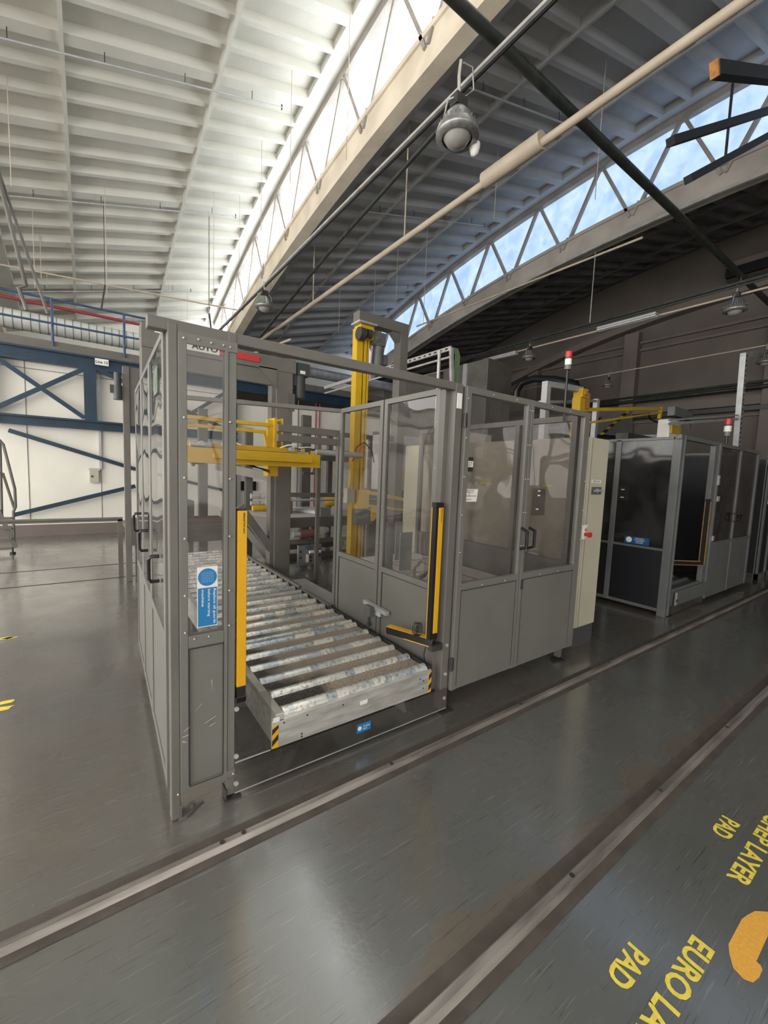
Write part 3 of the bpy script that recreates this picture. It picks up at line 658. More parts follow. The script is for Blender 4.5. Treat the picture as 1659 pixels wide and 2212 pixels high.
def hazard(x0, x1, z0, z1, y, name='hazard_tape'):
    MB().box(x0, x1, y-.0012, y, z0, z1).build(name, 'curtain', cv)
    mb = MB(); h = (z1-z0)/2
    for k in range(2):
        zz = z0+k*h+.012; w = x1-x0
        z_a, z_b = max(z0, zz), min(z1, zz+h*.5)
        mb.add([(x0, y-.0018, z_a), (x1, y-.0018, min(z1, z_a+w*.9)), (x1, y-.0018, min(z1, z_b+w*.9)), (x0, y-.0018, z_b)], [(0, 1, 2, 3)])
    mb.build('hazard_stripe', 'ink', cv)
hazard(.736, .770, .178, .300, F0); hazard(1.793, 1.817, .178, .320, F0)
mb = MB(); 
for x, z in ((.80, .30), (.90, .205), (.90, .19), (.93, .30), (1.72, .29), (1.75, .22), (1.75, .27), (1.15, .29)): mb.cyl((x, F0-.001, z), (x, F0+.003, z), .005, 10)
mb.build('bolt_holes', 'ink', cv)
o2 = MB().box(1.265, 1.315, F0-.0015, F0, .252, .275).build('rating_label', 'sign_white', cv)
MB().box(.742, .775, F0-.001, F0+.002, .318, .342).build('channel_end', 'sign_white', cv)
# deck plates and rollers
mb = MB(); mb.box(.80, 1.79, F0+.03, 3.30, .20, .339); mb.build('deck_plate', 'tread', cv)
mb = MB(); mb.box(.80, 1.79, 3.30, CY1, .20, .325); mb.build('rear_deck_plate', mat('dusty_deck', (.40, .34, .28), .7, 0, .35, 7), cv)
rys = [1.975, 2.15, 2.325, 2.50, 2.672, 2.845, 2.915, 3.06, 3.235, 3.41, 3.59, 3.79, 3.935, 4.10, 4.28, 4.46, 4.64, 4.82, 5.0, 5.17, 5.35, 5.52, 5.70, 5.87, 6.05, 6.22, 6.40]
r0 = None
for i, y in enumerate(rys):
    rad = .036 if y < 3.0 and i != 6 else (.022 if i == 6 else .032)
    mb = MB(); mb.cyl((.802, 0, 0), (1.788, 0, 0), 1, 24); 
    v = [(x, (yy)*rad, zz*rad) for x, yy, zz in mb.v]; mb.v = v
    me_o = mb.build('roller', 'roller'); me_o.parent = cv; me_o.data.transform(Matrix.Translation((-1.3, 0, 0)))
    me_o.location = (0, y-1.93, .36-rad+.002)
    ct = MB(); 
    if y < 3: 
        ct.cyl((.795, y, .36-rad), (.803, y, .36-rad), rad*.55, 12); ct.build('roller_cap', 'dark', cv)
MB().box(.81, 1.76, 3.855, 3.870, .30, .385).build('stop_bar', 'steel', cv)
# legs and dark underframe
mb = MB(); mb.box(.80, 1.78, 2.15, 2.2, 0, .2); mb.box(.80, 1.78, 4.3, 4.35, 0, .2); mb.box(.80, 1.78, 6.3, 6.35, 0, .2); mb.build('cross_bearer', 'dark', cv)
for x in (.80, 1.72):
    for y in (2.15, 4.3, 6.3): MB().box(x, x+.06, y-.06, y, 0, .2).build('leg', 'dark', cv)
mb = MB(); mb.add([(1.50, F0+.08, .19), (1.62, F0+.05, .19), (1.66, F0+.05, .06), (1.64, F0+.05, .06)], [(0, 1, 2, 3)]); mb.build('underside_plate', 'sheet', cv)

# ================================================================== PORTAL FRAME AND YELLOW LAYER GRIPPER
pf = thing('portal_frame', 'grey portal frame of square columns straddling the back of the conveyor', 'frame', (1.3, 5.2, 0))
MB().box(1.98, 2.20, 5.21, 5.42, .08, 3.01).build('column', 'grey', pf, .006)
MB().box(1.93, 1.98, 5.24, 5.38, .08, 2.9).build('guide_rail', 'grey_d', pf)
MB().box(.493, .62, 5.21, 5.42, .08, 3.10).build('column', 'grey', pf, .006)
MB().box(.49, 2.24, 5.2, 5.36, 2.84, 3.01).build('cross_beam', 'grey', pf, .006)
MB().box(.622, 1.978, 5.225, 5.3, 2.66, 2.838).build('cross_plate', 'grey', pf)
MB().box(1.86, 2.5, 5.1, 5.5, .08, .10).build('base_plate', 'grey_d', pf)
mb = MB(); mb.hexa([(1.98, 5.2, 2.62), (1.98, 5.4, 2.62), (1.98, 5.4, 2.86), (1.98, 5.2, 2.86), (1.75, 5.2, 2.84), (1.75, 5.4, 2.84), (1.75, 5.4, 2.86), (1.75, 5.2, 2.86)]); mb.build('gusset', 'grey', pf)
mb = MB(); mb.box(.93, 1.28, 5.185, 5.198, 2.89, 2.99); s1 = mb.build('name_plate', 'sign_white', pf)
mb = MB(); mb.box(1.28, 1.75, 5.185, 5.198, 2.90, 2.97); mb.build('red_stripe', 'red', s1)
text_mb(MB(), 'AUTO', (.98, 5.184, 2.91), (1, 0, 0), (0, 0, 1), .28, .07, .001, .03).build('plate_lettering', 'ink', s1)
mb = MB(); mb.bar((1.96, 5.30, .55), (1.55, 5.30, 1.12), .10, .10); mb.build('brace', 'grey_d', pf)
m_ = MB(); m_.box(2.26, 2.44, 5.22, 5.4, 2.84, 3.0); m_.cyl((2.33, 5.3, 2.55), (2.33, 5.3, 2.84), .075, 16); m_.box(2.22, 2.30, 5.25, 5.35, 2.7, 2.95)
mo = m_.build('hoist_motor', 'motor_d', pf, .005)
MB().box(2.30, 2.37, 5.212, 5.22, 2.86, 2.90).build('rating_plate', 'sign_white', mo)
MB().box(2.14, 2.22, 5.19, 5.20, 2.36, 2.58).build('bracket_plate', 'grey_d', pf)

gr = thing('layer_gripper', 'yellow lifting gripper head carried on the portal column above the conveyor', 'gripper', (1.6, 4.5, 1.6))
GY = 4.5
mb = MB(); mb.box(.80, 2.26, GY, GY+.05, 1.650, 1.790); mb.box(.80, 2.26, GY-.015, GY+.05, 1.636, 1.655); mb.build('front_beam', 'yellow', gr, .003)
mb = MB(); mb.box(1.05, 2.14, GY-.045, GY, 1.690, 1.735); mb.build('front_channel', 'yellow', gr, .003)
mb = MB(); mb.box(.80, 2.26, GY+.95, GY+1.0, 1.64, 1.78); mb.build('rear_beam', 'yellow', gr, .003)
for x in (.80, 2.20): MB().box(x, x+.05, GY+.05, GY+.95, 1.66, 1.78).build('end_beam', 'yellow', gr, .003)
mb = MB(); mb.box(.83, 2.02, GY+.12, GY+.22, 1.800, 1.852); mb.build('upper_rail', 'yellow', gr, .003)
mb = MB(); mb.box(.86, .98, GY+.05, GY+.15, 1.62, 1.80); mb.cyl((.88, GY+.1, 1.60), (.88, GY+.1, 1.70), .018, 8); mb.build('end_fitting', 'dark', gr)
mb = MB(); mb.box(1.765, 1.80, GY+.2, GY+.42, 1.83, 2.19); mb.box(1.70, 1.79, GY+.24, GY+.30, 1.84, 2.17); mb.box(1.86, 1.875, GY+.2, GY+.42, 1.83, 2.19); mb.build('mast_bracket', 'yellow', gr, .003)
mb = MB(); mb.box(.55, 1.72, GY+.22, GY+.27, 2.085, 2.125); mb.build('upper_arm', 'yellow', gr, .003)
mb = MB(); mb.box(.55, 1.64, GY+.10, GY+.14, 1.995, 2.03); mb.build('lower_arm', 'yellow', gr, .003)
mb = MB(); mb.bar((1.62, GY+.12, 2.02), (1.66, GY+.12, 1.85), .035, .03, (0, 1, 0)); mb.build('link', 'yellow', gr)
mb = MB(); mb.box(1.68, 1.80, GY+.15, GY+.3, 1.52, 1.64); mb.build('lower_block', 'yellow', gr, .003)
mb = MB()
for x in (1.17, 1.92, .95): mb.cyl((x, GY+.03, 1.835), (x, GY+.09, 1.835), .026, 14)
mb.cyl((.85, GY+.1, 1.82), (1.06, GY+.1, 1.82), .028, 12); mb.cyl((2.03, GY+.17, 1.80), (2.18, GY+.17, 1.80), .016, 10); mb.cyl((2.03, GY+.2, 1.81), (2.2, GY+.2, 1.81), .012, 8); mb.build('air_fittings', 'galv', gr)
mb = MB(); mb.tube([(1.17, GY+.05, 1.87), (1.26, GY+.04, 1.87), (1.34, GY+.03, 1.845)], .007, 6); mb.tube([(1.80, GY+.1, 1.845), (1.87, GY+.06, 1.88), (1.96, GY+.04, 1.89)], .008, 6); mb.tube([(2.02, GY+.1, 1.86), (2.12, GY+.08, 1.875), (2.22, GY+.1, 1.88)], .007, 6); mb.build('air_hoses', 'sign_white', gr)
mb = MB(); mb.box(2.12, 2.13, GY+.15, GY+.25, 1.79, 1.86); mb.box(2.22, 2.23, GY+.1, GY+.2, 1.79, 1.84); mb.build('end_lug', 'yellow', gr)
mb = MB(); mb.box(2.06, 2.20, GY+.02, GY+.06, 1.555, 1.58); mb.bar((2.20, GY+.03, 1.64), (2.18, GY+.03, 1.56), .01, .01); mb.build('sensor', 'motor_d', gr)
mb = MB(); mb.tube([(1.40, GY+.1, 1.65), (1.50, GY+.12, 1.62), (1.62, GY+.15, 1.60), (1.70, GY+.15, 1.58)], .008, 6); mb.tube([(1.45, GY+.1, 1.65), (1.56, GY+.12, 1.61), (1.7, GY+.15, 1.56)], .006, 6); mb.build('cables', 'black', gr)

# white floor beam by the conveyor
tag(MB().box(2.12, 2.36, 3.42, 5.08, .0, .15).build('floor_beam', 'galv'), 'pale flat steel beam lying on the floor right of the conveyor', 'beam')

# ================================================================== MACHINE TABLES BEHIND THE CONVEYOR
mt = thing('pallet_machine', 'grey machine table with drum motor and control box behind the conveyor', 'machine', (3.0, 6.3, 0))
Y = 6.3
MB().box(2.62, 4.25, Y, 8.2, .78, .83).build('table_top', 'plate', mt)
MB().box(2.62, 4.25, Y-.02, Y+.02, .665, .83).build('table_rail', 'grey', mt)
MB().box(2.62, 4.25, Y-.02, Y+.04, .40, .46).build('lower_rail', 'grey', mt)
MB().box(2.62, 4.25, Y, Y+.06, 1.165, 1.235).build('upper_rail', 'grey', mt)
mb = MB(); mb.cyl((2.5, Y-.1, 1.125), (4.25, Y-.1, 1.125), .02, 10); mb.build('guide_bar', 'galv', mt)
for x in (3.12, 4.1): MB().box(x, x+.08, Y+.1, Y+.2, 0, .8).build('leg', 'grey_d', mt)
mb = MB(); mb.cyl((2.79, Y-.06, .565), (3.09, Y-.06, .565), .075, 20); mb.build('drum', 'belt', mt)
mb = MB(); mb.cyl((2.68, Y-.06, .565), (2.79, Y-.06, .565), .05, 14); mb.cyl((3.09, Y-.06, .565), (3.14, Y-.06, .565), .06, 14); mb.cyl((3.3, Y+.0, .60), (3.34, Y+.0, .60), .05, 14); mb.build('drum_bearing', 'galv', mt)
bx = MB(); bx.box(2.76, 3.18, Y-.1, Y-.05, .05, .38); bx = bx.build('control_panel', 'sheet', mt, .004)
mb = MB(); mb.cyl((2.94, Y-.14, .27), (3.14, Y-.14, .27), .028, 10); mb.box(2.9, 2.94, Y-.12, Y-.1, .1, .23); mb.build('air_valve', 'sign_white', bx)
mb = MB()
for x, z in ((2.8, .28), (2.8, .18), (3.14, .3), (3.14, .2), (2.98, .18), (2.98, .12)): mb.cyl((x, Y-.108, z), (x, Y-.098, z), .016, 8)
mb.build('knobs', 'black', bx)
MB().box(2.86, 2.94, Y-.13, Y-.1, .32, .38).build('blue_switch', mat('muted_blue', (.08, .16, .25), .5), bx)
mb = MB(); mb.box(2.62, 4.25, Y+1.0, Y+1.1, .1, .2); mb.box(2.62, 4.25, Y+.6, Y+.66, .0, .1); mb.build('base_frame', 'grey', mt)
mb = MB(); mb.bar((3.35, Y+.3, .86), (2.9, Y+1.5, .88), .05, .05); mb.bar((3.45, Y+.3, .86), (3.0, Y+1.5, .88), .02, .08); mb.build('slide', 'galv', mt)
mb = MB(); mb.box(2.75, 2.95, Y+.6, Y+.9, .83, 1.1); mb.build('gear_block', 'beltb', mt)
mb = MB(); mb.box(3.2, 3.4, Y+.02, Y+.2, .83, .98); mb.build('bracket_box', 'sheet', mt)
mb = MB(); mb.cyl((3.42, Y+.3, 1.05), (3.6, Y+.2, 1.1), .09, 10); mb.build('yellow_hub', 'yellow', mt)
mt2 = thing('feed_table', 'sloping grey side table with rollers seen left of the portal column', 'machine', (2.0, 6.6, 0))
mb = MB(); mb.hexa([(1.88, 7.4, .80), (2.5, 7.4, .80), (2.5, 6.0, .80), (2.2, 6.0, .80), (1.88, 7.4, .86), (2.5, 7.4, .86), (2.5, 6.0, .86), (2.2, 6.0, .86)]); mb.build('table_top', 'plate', mt2)
mb = MB(); mb.bar((1.88, 7.4, .78), (2.22, 5.98, .78), .05, .16); mb.build('edge_rail', 'grey', mt2)
mb = MB(); mb.bar((1.88, 7.8, 1.62), (2.45, 6.1, 1.45), .05, .14); mb.build('top_rail', 'grey', mt2)
mb = MB(); mb.box(1.90, 2.06, 7.4, 7.5, 0, 2.3); mb.box(2.28, 2.40, 7.4, 7.5, 0, 2.3); mb.build('upright', 'grey_d', mt2)
mb = MB(); mb.bar((2.05, 7.0, .75), (2.35, 6.0, .1), .08, .14); mb.build('brace', 'grey_d', mt2)
mb = MB(); mb.cyl((2.3, 7.2, 1.12), (2.55, 7.2, 1.12), .05, 12); mb.cyl((2.3, 7.2, 1.0), (2.55, 7.2, 1.0), .04, 12); mb.build('roller', 'roller', mt2)
mb = MB(); mb.cyl((2.3, 7.1, .92), (2.55, 7.1, .92), .05, 12); mb.build('yellow_roller', 'yellow', mt2)
# frames and tables far behind, left of the column
cf = thing('transfer_conveyor', 'dark grey transfer conveyor crossing behind the far end of the rollers', 'conveyor', (1.2, 7.2, 0))
MB().box(.45, 1.86, 7.0, 7.9, .62, .68).build('bed', 'grey_d', cf)
MB().box(.45, 1.86, 6.95, 7.0, .42, .70).build('side_frame', 'grey_d', cf)
for x in (.55, 1.15, 1.28, 1.78): MB().box(x, x+.06, 7.0, 7.06, 0, .5).build('leg', 'grey_d', cf)
mb = MB()
for i in range(5): mb.cyl((.5, 7.1+.16*i, .70), (1.9, 7.1+.16*i, .70), .04, 10)
mb.build('belt_rollers', 'beltb', cf)
MB().box(.9, 1.45, 7.5, 7.9, .70, 1.02).build('drive_unit', 'motor', cf)
for i, (x, w, y, z) in enumerate(((.72, .07, 8.6, 3.2), (1.75, .16, 8.6, 2.7), (2.45, .1, 9.0, 2.7), (4.15, .22, 9.2, 2.9), (4.95, .12, 9.4, 2.6), (6.2, .14, 9.2, 2.7))):
    tag(MB().box(x, x+w, y, y+.12, 0, z).build('frame_column', 'grey_d'), ('thin dark', 'wide grey', 'slim grey', 'broad grey', 'narrow grey', 'far grey')[i]+' upright column standing behind the conveyors, number %s from the left' % ('one', 'two', 'three', 'four', 'five', 'six')[i], 'column')
tag(MB().box(.78, 4.4, 8.6, 8.68, 1.92, 2.02).build('frame_beam', 'grey_d'), 'long grey horizontal beam behind the yellow gripper arms', 'beam')
tag(MB().box(2.0, 7.0, 9.0, 9.08, 1.85, 2.0).build('frame_beam', 'grey_d'), 'grey horizontal beam farther right joining the back columns', 'beam')
# mesh fence
mb = MB()
for i in range(46): mb.box(4.3+i*.05, 4.304+i*.05, 10.0, 10.004, 0, 2.15)
for i in range(37): mb.box(4.3, 6.6, 10.0, 10.004, .3+i*.05, .304+i*.05)
fn = mb.build('mesh_fence', 'galv'); tag(fn, 'grey wire mesh fence with a blue top rail behind the machines', 'fence')
MB().box(4.3, 6.6, 9.98, 10.02, 2.12, 2.17).build('top_rail', 'blueL', fn)
struct('wall_service', MB().box(3.2, 8.6, 11.35, 11.6, 0, 3.4), 'fwhite')

# ================================================================== TALL YELLOW MAST BEHIND THE PARTITION
ms = thing('lifting_mast', 'tall yellow lifting mast with gearmotor hung from a grey bracket frame', 'hoist', (3.05, 5.0, 0))
mb = MB(); mb.box(3.02, 3.12, 5.0, 5.12, .05, 3.56); mb.build('mast_column', 'yellow', ms, .003)
mb = MB(); mb.box(3.12, 3.14, 5.04, 5.12, .05, 3.45); mb.box(3.185, 3.20, 5.02, 5.1, .05, 3.45); mb.build('chain_slot', 'black', ms)
mb = MB(); mb.box(3.14, 3.185, 5.0, 5.1, .05, 3.5); mb.box(3.2, 3.225, 5.0, 5.1, .05, 3.46); mb.build('mast_flange', 'yellow', ms, .002)
mb = MB(); mb.box(3.04, 3.26, 4.95, 5.12, 3.42, 3.60); mb.build('head_block', 'yellow', ms, .01)
mb = MB(); mb.cyl((3.0, 4.94, 3.46), (3.09, 4.94, 3.46), .085, 16); mb.cyl((3.12, 4.93, 3.48), (3.2, 4.93, 3.48), .06, 12); mb.build('pulley', 'dark', ms)
mb = MB(); mb.cyl((3.26, 5.03, 3.47), (3.34, 5.03, 3.47), .095, 18); mb.build('flange', 'alum', ms)
gm = MB(); gm.box(3.33, 3.47, 4.96, 5.12, 3.38, 3.56); gm.cyl((3.40, 5.04, 3.36), (3.40, 5.04, 3.40), .07, 14); gm.cyl((3.38, 5.04, 3.02), (3.40, 5.04, 3.36), .082, 18); gm.box(3.46, 3.54, 4.99, 5.10, 3.14, 3.28)
gm.build('gearmotor', 'motor', ms, .006)
mb = MB(); mb.tube([(3.27, 5.0, 3.36), (3.255, 5.0, 3.2), (3.25, 5.0, 2.9)], .012, 6); mb.build('pink_cable', mat('pink_sleeve', (.55, .32, .45), .5), ms)
mb = MB(); mb.box(2.99, 3.28, 4.9, 5.12, 3.605, 3.625); mb.build('top_plate', 'galv', ms)
mb = MB(); mb.box(3.02, 3.87, 4.96, 5.12, 3.63, 3.775); mb.box(3.73, 3.87, 4.96, 5.12, 0, 3.66); mb.hexa([(3.73, 4.98, 3.50), (3.73, 5.1, 3.50), (3.73, 5.1, 3.66), (3.73, 4.98, 3.66), (3.60, 4.98, 3.63), (3.60, 5.1, 3.63), (3.60, 5.1, 3.66), (3.60, 4.98, 3.66)])
mb.build('bracket_frame', 'grey', ms, .005)
mb = MB(); mb.box(3.04, 3.24, 4.90, 5.02, 1.10, 1.36); mb.build('carriage', 'yellow', ms, .004)
mb = MB(); mb.box(3.03, 3.25, 4.9, 5.02, .88, 1.08); mb.build('carriage_base', 'motor', ms)
mb = MB(); mb.bar((3.15, 4.92, 1.34), (4.62, 4.8, 1.09), .05, .055); mb.build('upper_arm', 'yellow', ms, .003)
mb = MB(); mb.bar((3.15, 4.92, 1.15), (4.62, 4.8, .98), .04, .032); mb.hexa([(3.28, 4.88, .92), (3.32, 4.88, .92), (3.32, 4.96, .92), (3.28, 4.96, .92), (3.28, 4.88, 1.10), (3.55, 4.88, 1.15), (3.55, 4.96, 1.15), (3.28, 4.96, 1.10)]); mb.build('lower_arm', 'yellow', ms, .003)
mb = MB(); mb.box(2.88, 3.0, 4.9, 5.0, 1.18, 1.38); mb.build('junction_box', 'beige', ms)
mb = MB(); mb.tube([(2.95, 4.9, 1.75), (2.98, 4.85, 1.95), (3.1, 4.85, 2.02), (3.25, 4.88, 1.9), (3.3, 4.9, 1.75)], .008, 6); mb.build('cables', 'black', ms)
mb = MB()
for i in range(4): mb.tube([(3.0+.02*i, 4.9, 1.78), (3.03+.02*i, 4.88, 1.92), (3.07+.01*i, 4.87, 1.98)], .006, 6)
mb.build('orange_cables', 'orange', ms)
mb = MB(); mb.cyl((2.3, 4.7, 1.83), (3.0, 4.75, 1.83), .035, 10); mb.build('air_cylinder', 'galv', ms)
mb = MB(); mb.tube([(3.2+.85+.35*math.cos(a), 4.6, .95+.36*math.sin(a)) for a in [1.2+i*.3 for i in range(11)]], .014, 8); mb.build('hose', 'black', ms)
# suction head plates and platform inside the right of the cell
pl = thing('sheet_platform', 'pale low platform with upright metal sheets inside the right part of the cell', 'machine', (2.9, 3.2, 0))
mb = MB(); mb.box(1.98, 3.42, 2.35, 3.3, .56, .60); mb.box(2.62, 3.42, 3.3, 4.1, .56, .60); mb.build('deck', 'plate', pl)
mb = MB()
for x in (2.3, 2.75, 3.1): mb.box(x, x+.012, 2.4, 3.28 if x < 2.5 else 4.0, .600, .602)
for y in (2.7, 3.2, 3.7): mb.box(2.0 if y < 3.3 else 2.64, 3.4, y, y+.012, .600, .602)
mb.build('deck_joints', 'ink', pl)
mb = MB(); mb.box(1.98, 3.42, 2.35, 2.38, .50, .56); mb.build('deck_edge', 'grey', pl)
for x, y in ((2.0, 2.4), (3.36, 2.4), (2.66, 4.0), (3.36, 4.0)):
    if True: MB().box(x, x+.05, y, y+.05, 0, .56).build('leg', 'grey_d', pl)
mb = MB(); mb.box(2.84, 3.0, 2.85, 2.86, .60, .93); mb.hexa([(2.84, 2.85, .93), (3.0, 2.85, .93), (3.0, 2.86, .93), (2.84, 2.86, .93), (2.86, 2.95, .985), (3.02, 2.95, .985), (3.02, 2.96, .985), (2.86, 2.96, .985)]); mb.build('upright_sheet', 'sheet', pl)
mb = MB(); mb.box(2.62, 2.78, 3.35, 3.36, .60, 1.0); mb.box(2.9, 3.0, 3.8, 3.81, .6, 1.05); mb.build('upright_sheet', 'sheet', pl)
mb = MB(); mb.bar((2.45, 2.9, .63), (2.70, 2.85, .72), .03, .03); mb.bar((2.45, 2.9, .60), (2.45, 2.9, .74), .02, .02); mb.bar((2.45, 2.9, .74), (2.66, 3.05, .76), .02, .02); mb.build('lever', 'beltb', pl)
mb = MB(); mb.cyl((2.42, 3.3, .68), (2.42, 3.3, 1.12), .06, 16); mb.box(2.28, 2.5, 3.3, 3.34, .62, .66); mb.build('cylinder', 'motor', pl)
mb = MB(); mb.tube([(2.3, 2.85, .62), (2.42, 2.8, .615), (2.52, 2.82, .65), (2.6, 2.86, .70)], .007, 6); mb.build('white_hose', 'sign_white', pl)
# packing machine behind: blurred light grey bodies seen through the partition
pk = thing('grey_casing', 'large light grey boxed machine behind the right part of the cell, lettered LINE', 'machine', (4.8, 6.2, 0))
MB().box(4.3, 6.6, 6.0, 7.0, 1.3, 2.30).build('casing', 'galv', pk, .02)
MB().box(5.1, 6.6, 5.6, 6.0, 1.9, 2.45).build('hood', 'grey', pk, .01)
mb = MB(); text_mb(mb, 'LINE', (5.95, 5.598, 2.24), (1, 0, 0), (0, 0, 1), .55, .16, .002, .03); q = MB().box(5.9, 6.55, 5.59, 5.598, 2.2, 2.44).build('name_plate', 'sign_white', pk); mb.build('lettering', 'ink', q)
mb = MB(); mb.box(4.3, 5.6, 5.75, 5.85, 1.5, 1.68); mb.build('yellow_beam', 'yellow', pk)
mb = MB(); mb.box(4.4, 6.4, 6.3, 6.9, 0, 1.3); mb.build('base', 'dark', pk)

# ================================================================== CONTROL CABINETS
cb = thing('control_cabinet', 'beige electrical control cabinet on a dark plinth right of the double doors', 'cabinet', (3.95, 2.2, 0))
MB().box(3.735, 4.10, 2.06, 2.56, .192, 2.008).build('body', 'beige', cb, .006)
MB().box(3.775, 4.102, 2.048, 2.06, .20, 2.0).build('door', 'beige', cb, .003)
MB().box(3.76, 4.108, 2.065, 2.55, 0, .192).build('plinth', 'beige_d', cb)
mb = MB(); mb.box(3.842, 4.02, 2.043, 2.048, 1.480, 1.552); mb.build('isolator_plate', 'motor', cb, .002)
mb = MB(); mb.bar((3.87, 2.030, 1.515), (4.04, 2.030, 1.520), .016, .016); mb.cyl((3.93, 2.045, 1.517), (3.93, 2.028, 1.517), .02, 12); mb.build('isolator_handle', 'galv', cb)
t_ = MB().box(3.835, 4.0, 2.044, 2.048, 1.590, 1.618).build('tag_plate', 'sign_white', cb)
text_mb(MB(), 'PDZ 745', (3.86, 2.0435, 1.596), (1, 0, 0), (0, 0, 1), .11, .015, .0006, .02).build('tag_text', 'ink', t_)
mb = MB(); mb.box(3.80, 3.804, 2.047, 2.0485, .2, 2.0); mb.build('door_gap', 'ink', cb)
cb2 = thing('control_cabinet', 'long beige cabinet bank seen through the double door panes, two yellow labels on it', 'cabinet', (3.9, 3.4, 0))
MB().box(3.62, 4.08, 2.60, 4.6, .19, 1.995).build('body', 'beige', cb2, .006)
MB().box(3.64, 4.06, 2.62, 4.58, 0, .19).build('plinth', 'beige_d', cb2)
mb = MB(); mb.box(3.70, 3.735, 2.075, 2.60, .19, 2.0); mb.build('end_panel', 'beige', cb2)
mb = MB(); mb.box(3.612, 3.62, 3.05, 3.2, 1.525, 1.55); mb.box(3.692, 3.70, 2.36, 2.46, 1.535, 1.555); mb.build('yellow_labels', 'paint_y', cb2)
es = thing('stop_button_box', 'white emergency stop box with red mushroom button on the enclosure corner', 'switch', (3.6, 1.98, 1.15))
MB().box(3.545, 3.60, 1.93, 2.0, 1.09, 1.205).build('box', 'sign_white', es, .004)
MB().box(3.485, 3.61, 1.925, 1.99, 1.205, 1.215).build('bracket', 'sign_white', es)
mb = MB(); mb.cyl((3.575, 1.93, 1.135), (3.575, 1.895, 1.135), .015, 12); mb.cyl((3.575, 1.895, 1.135), (3.575, 1.875, 1.135), .024, 16); mb.build('push_button', 'red', es)
mb = MB(); mb.cyl((3.575, 1.93, 1.175), (3.575, 1.92, 1.175), .012, 12); mb.build('key_switch', 'rust', es)

# ================================================================== SECOND CELL
G0 = 1.98
e2 = thing('machine_enclosure', 'second grey guard enclosure with dark panes beyond the beige cabinet', 'machine guard', (6.5, 2.6, 0))
def p2(x0, x1, y0, y1, z0, z1, name='post', m='grey2', bev=.004): return MB().box(x0, x1, y0, y1, z0, z1).build(name, m, e2, bev)
p2(5.63, 5.69, G0, G0+.09, 0, 2.17); p2(5.70, 5.735, G0-.01, G0+.05, .01, 2.185)
p2(6.74, 6.86, G0, G0+.06, .02, 2.185)
p2(5.60, 8.70, G0-.003, G0+.05, 2.135, 2.185, 'top_beam')
p2(5.63, 5.66, 2.05, 4.4, 2.13, 2.165, 'side_beam')
for y in (2.655, 3.4, 4.35): p2(5.63, 5.665, y, y+.065, .05, 2.15)
p2(5.632, 5.662, 2.05, 4.4, .795, .825, 'mid_rail'); p2(5.632, 5.662, 2.05, 4.4, .05, .09, 'bottom_rail')
for y0, y1 in ((2.07, 2.655), (2.72, 3.4), (3.46, 4.35)):
    MB().box(5.642, 5.652, y0, y1, .09, .797).build('lower_panel', 'navy', e2)
    MB().box(5.644, 5.648, y0, y1, .825, 2.13).build('window_pane', 'paneD', e2)
d2 = MB(); d2.box(6.865, 8.68, G0-.02, G0+.02, .80, .84); d2.box(6.865, 6.93, G0-.02, G0+.02, .06, 2.17); d2.box(8.60, 8.68, G0-.02, G0+.02, .06, 2.17); d2.box(7.74, 7.80, G0-.02, G0+.02, .06, 2.17); d2.box(6.865, 8.68, G0-.02, G0+.02, 2.13, 2.17); d2.box(6.9, 8.65, G0-.012, G0+.01, .06, .82)
D2 = d2.build('door', 'grey2', e2, .004)
MB().box(6.93, 7.74, G0, G0+.004, .84, 2.13).build('window_pane', 'paneD', D2); MB().box(7.80, 8.60, G0, G0+.004, .84, 2.13).build('window_pane', 'paneD', D2)
for x in (7.70, 7.84):
    h = MB(); h.tube([(x, G0-.02, 1.10), (x, G0-.07, 1.12), (x, G0-.07, 1.20), (x, G0-.02, 1.22)], .012, 6); h.build('door_handle', 'black', D2)
mb = MB(); mb.box(6.87, 6.93, G0-.03, G0-.02, 1.62, 1.75); mb.box(6.92, 7.0, G0-.03, G0-.02, 1.40, 1.47); mb.box(6.90, 6.96, G0-.03, G0-.02, .86, .93); mb.build('hinge', 'galv', D2)
p2(8.64, 8.7, 2.0, 4.4, 2.12, 2.165, 'side_beam'); p2(5.64, 8.7, 4.38, 4.42, .6, .66, 'rear_rail'); p2(5.64, 8.7, 4.38, 4.42, 2.12, 2.165, 'rear_beam')
MB().box(5.66, 8.66, 4.395, 4.405, .05, .62).build('rear_panel', 'navy', e2); MB().box(8.655, 8.665, 2.0, 4.4, .05, 2.1).build('end_panel', 'navy', e2)
p2(5.69, 6.78, 2.9, 2.95, .80, .86, 'inner_rail', 'sheet')
MB().box(5.70, 6.78, 2.92, 2.93, .05, .80).build('inner_panel', 'navy', e2)
MB().box(6.0, 8.3, 3.6, 3.64, .9, 1.7).build('inner_casing', mat('olive_brown', (.13, .11, .07), .6), e2)
cv2 = thing('roller_conveyor', 'short roller conveyor end poking out of the second enclosure', 'conveyor', (6.3, 2.0, 0))
MB().box(5.83, 6.84, G0-.03, G0-.015, .12, .30).build('end_plate', 'grey2', cv2, .004)
MB().box(5.80, 6.84, G0, 2.9, .12, .285).build('bed', 'grey2', cv2)
for i in range(5):
    r = MB(); r.cyl((5.84, 2.01+.17*i, .285), (6.82, 2.01+.17*i, .285), .035, 14); r.build('roller', 'grey2', cv2)
mb = MB(); mb.box(5.84, 5.88, G0-.034, G0-.03, .13, .28); mb.build('hazard_tape', 'chan', cv2)
mb = MB(); mb.box(5.84, 5.88, G0-.037, G0-.034, .17, .20); mb.build('hazard_stripe', 'ink', cv2)
for x in (5.9, 6.7): MB().box(x, x+.06, 2.1, 2.16, 0, .13).build('leg', 'dark', cv2)
MB().box(5.74, 6.86, G0-.006, G0-.002, .01, .12).build('skirt_pane', 'acry', cv2)
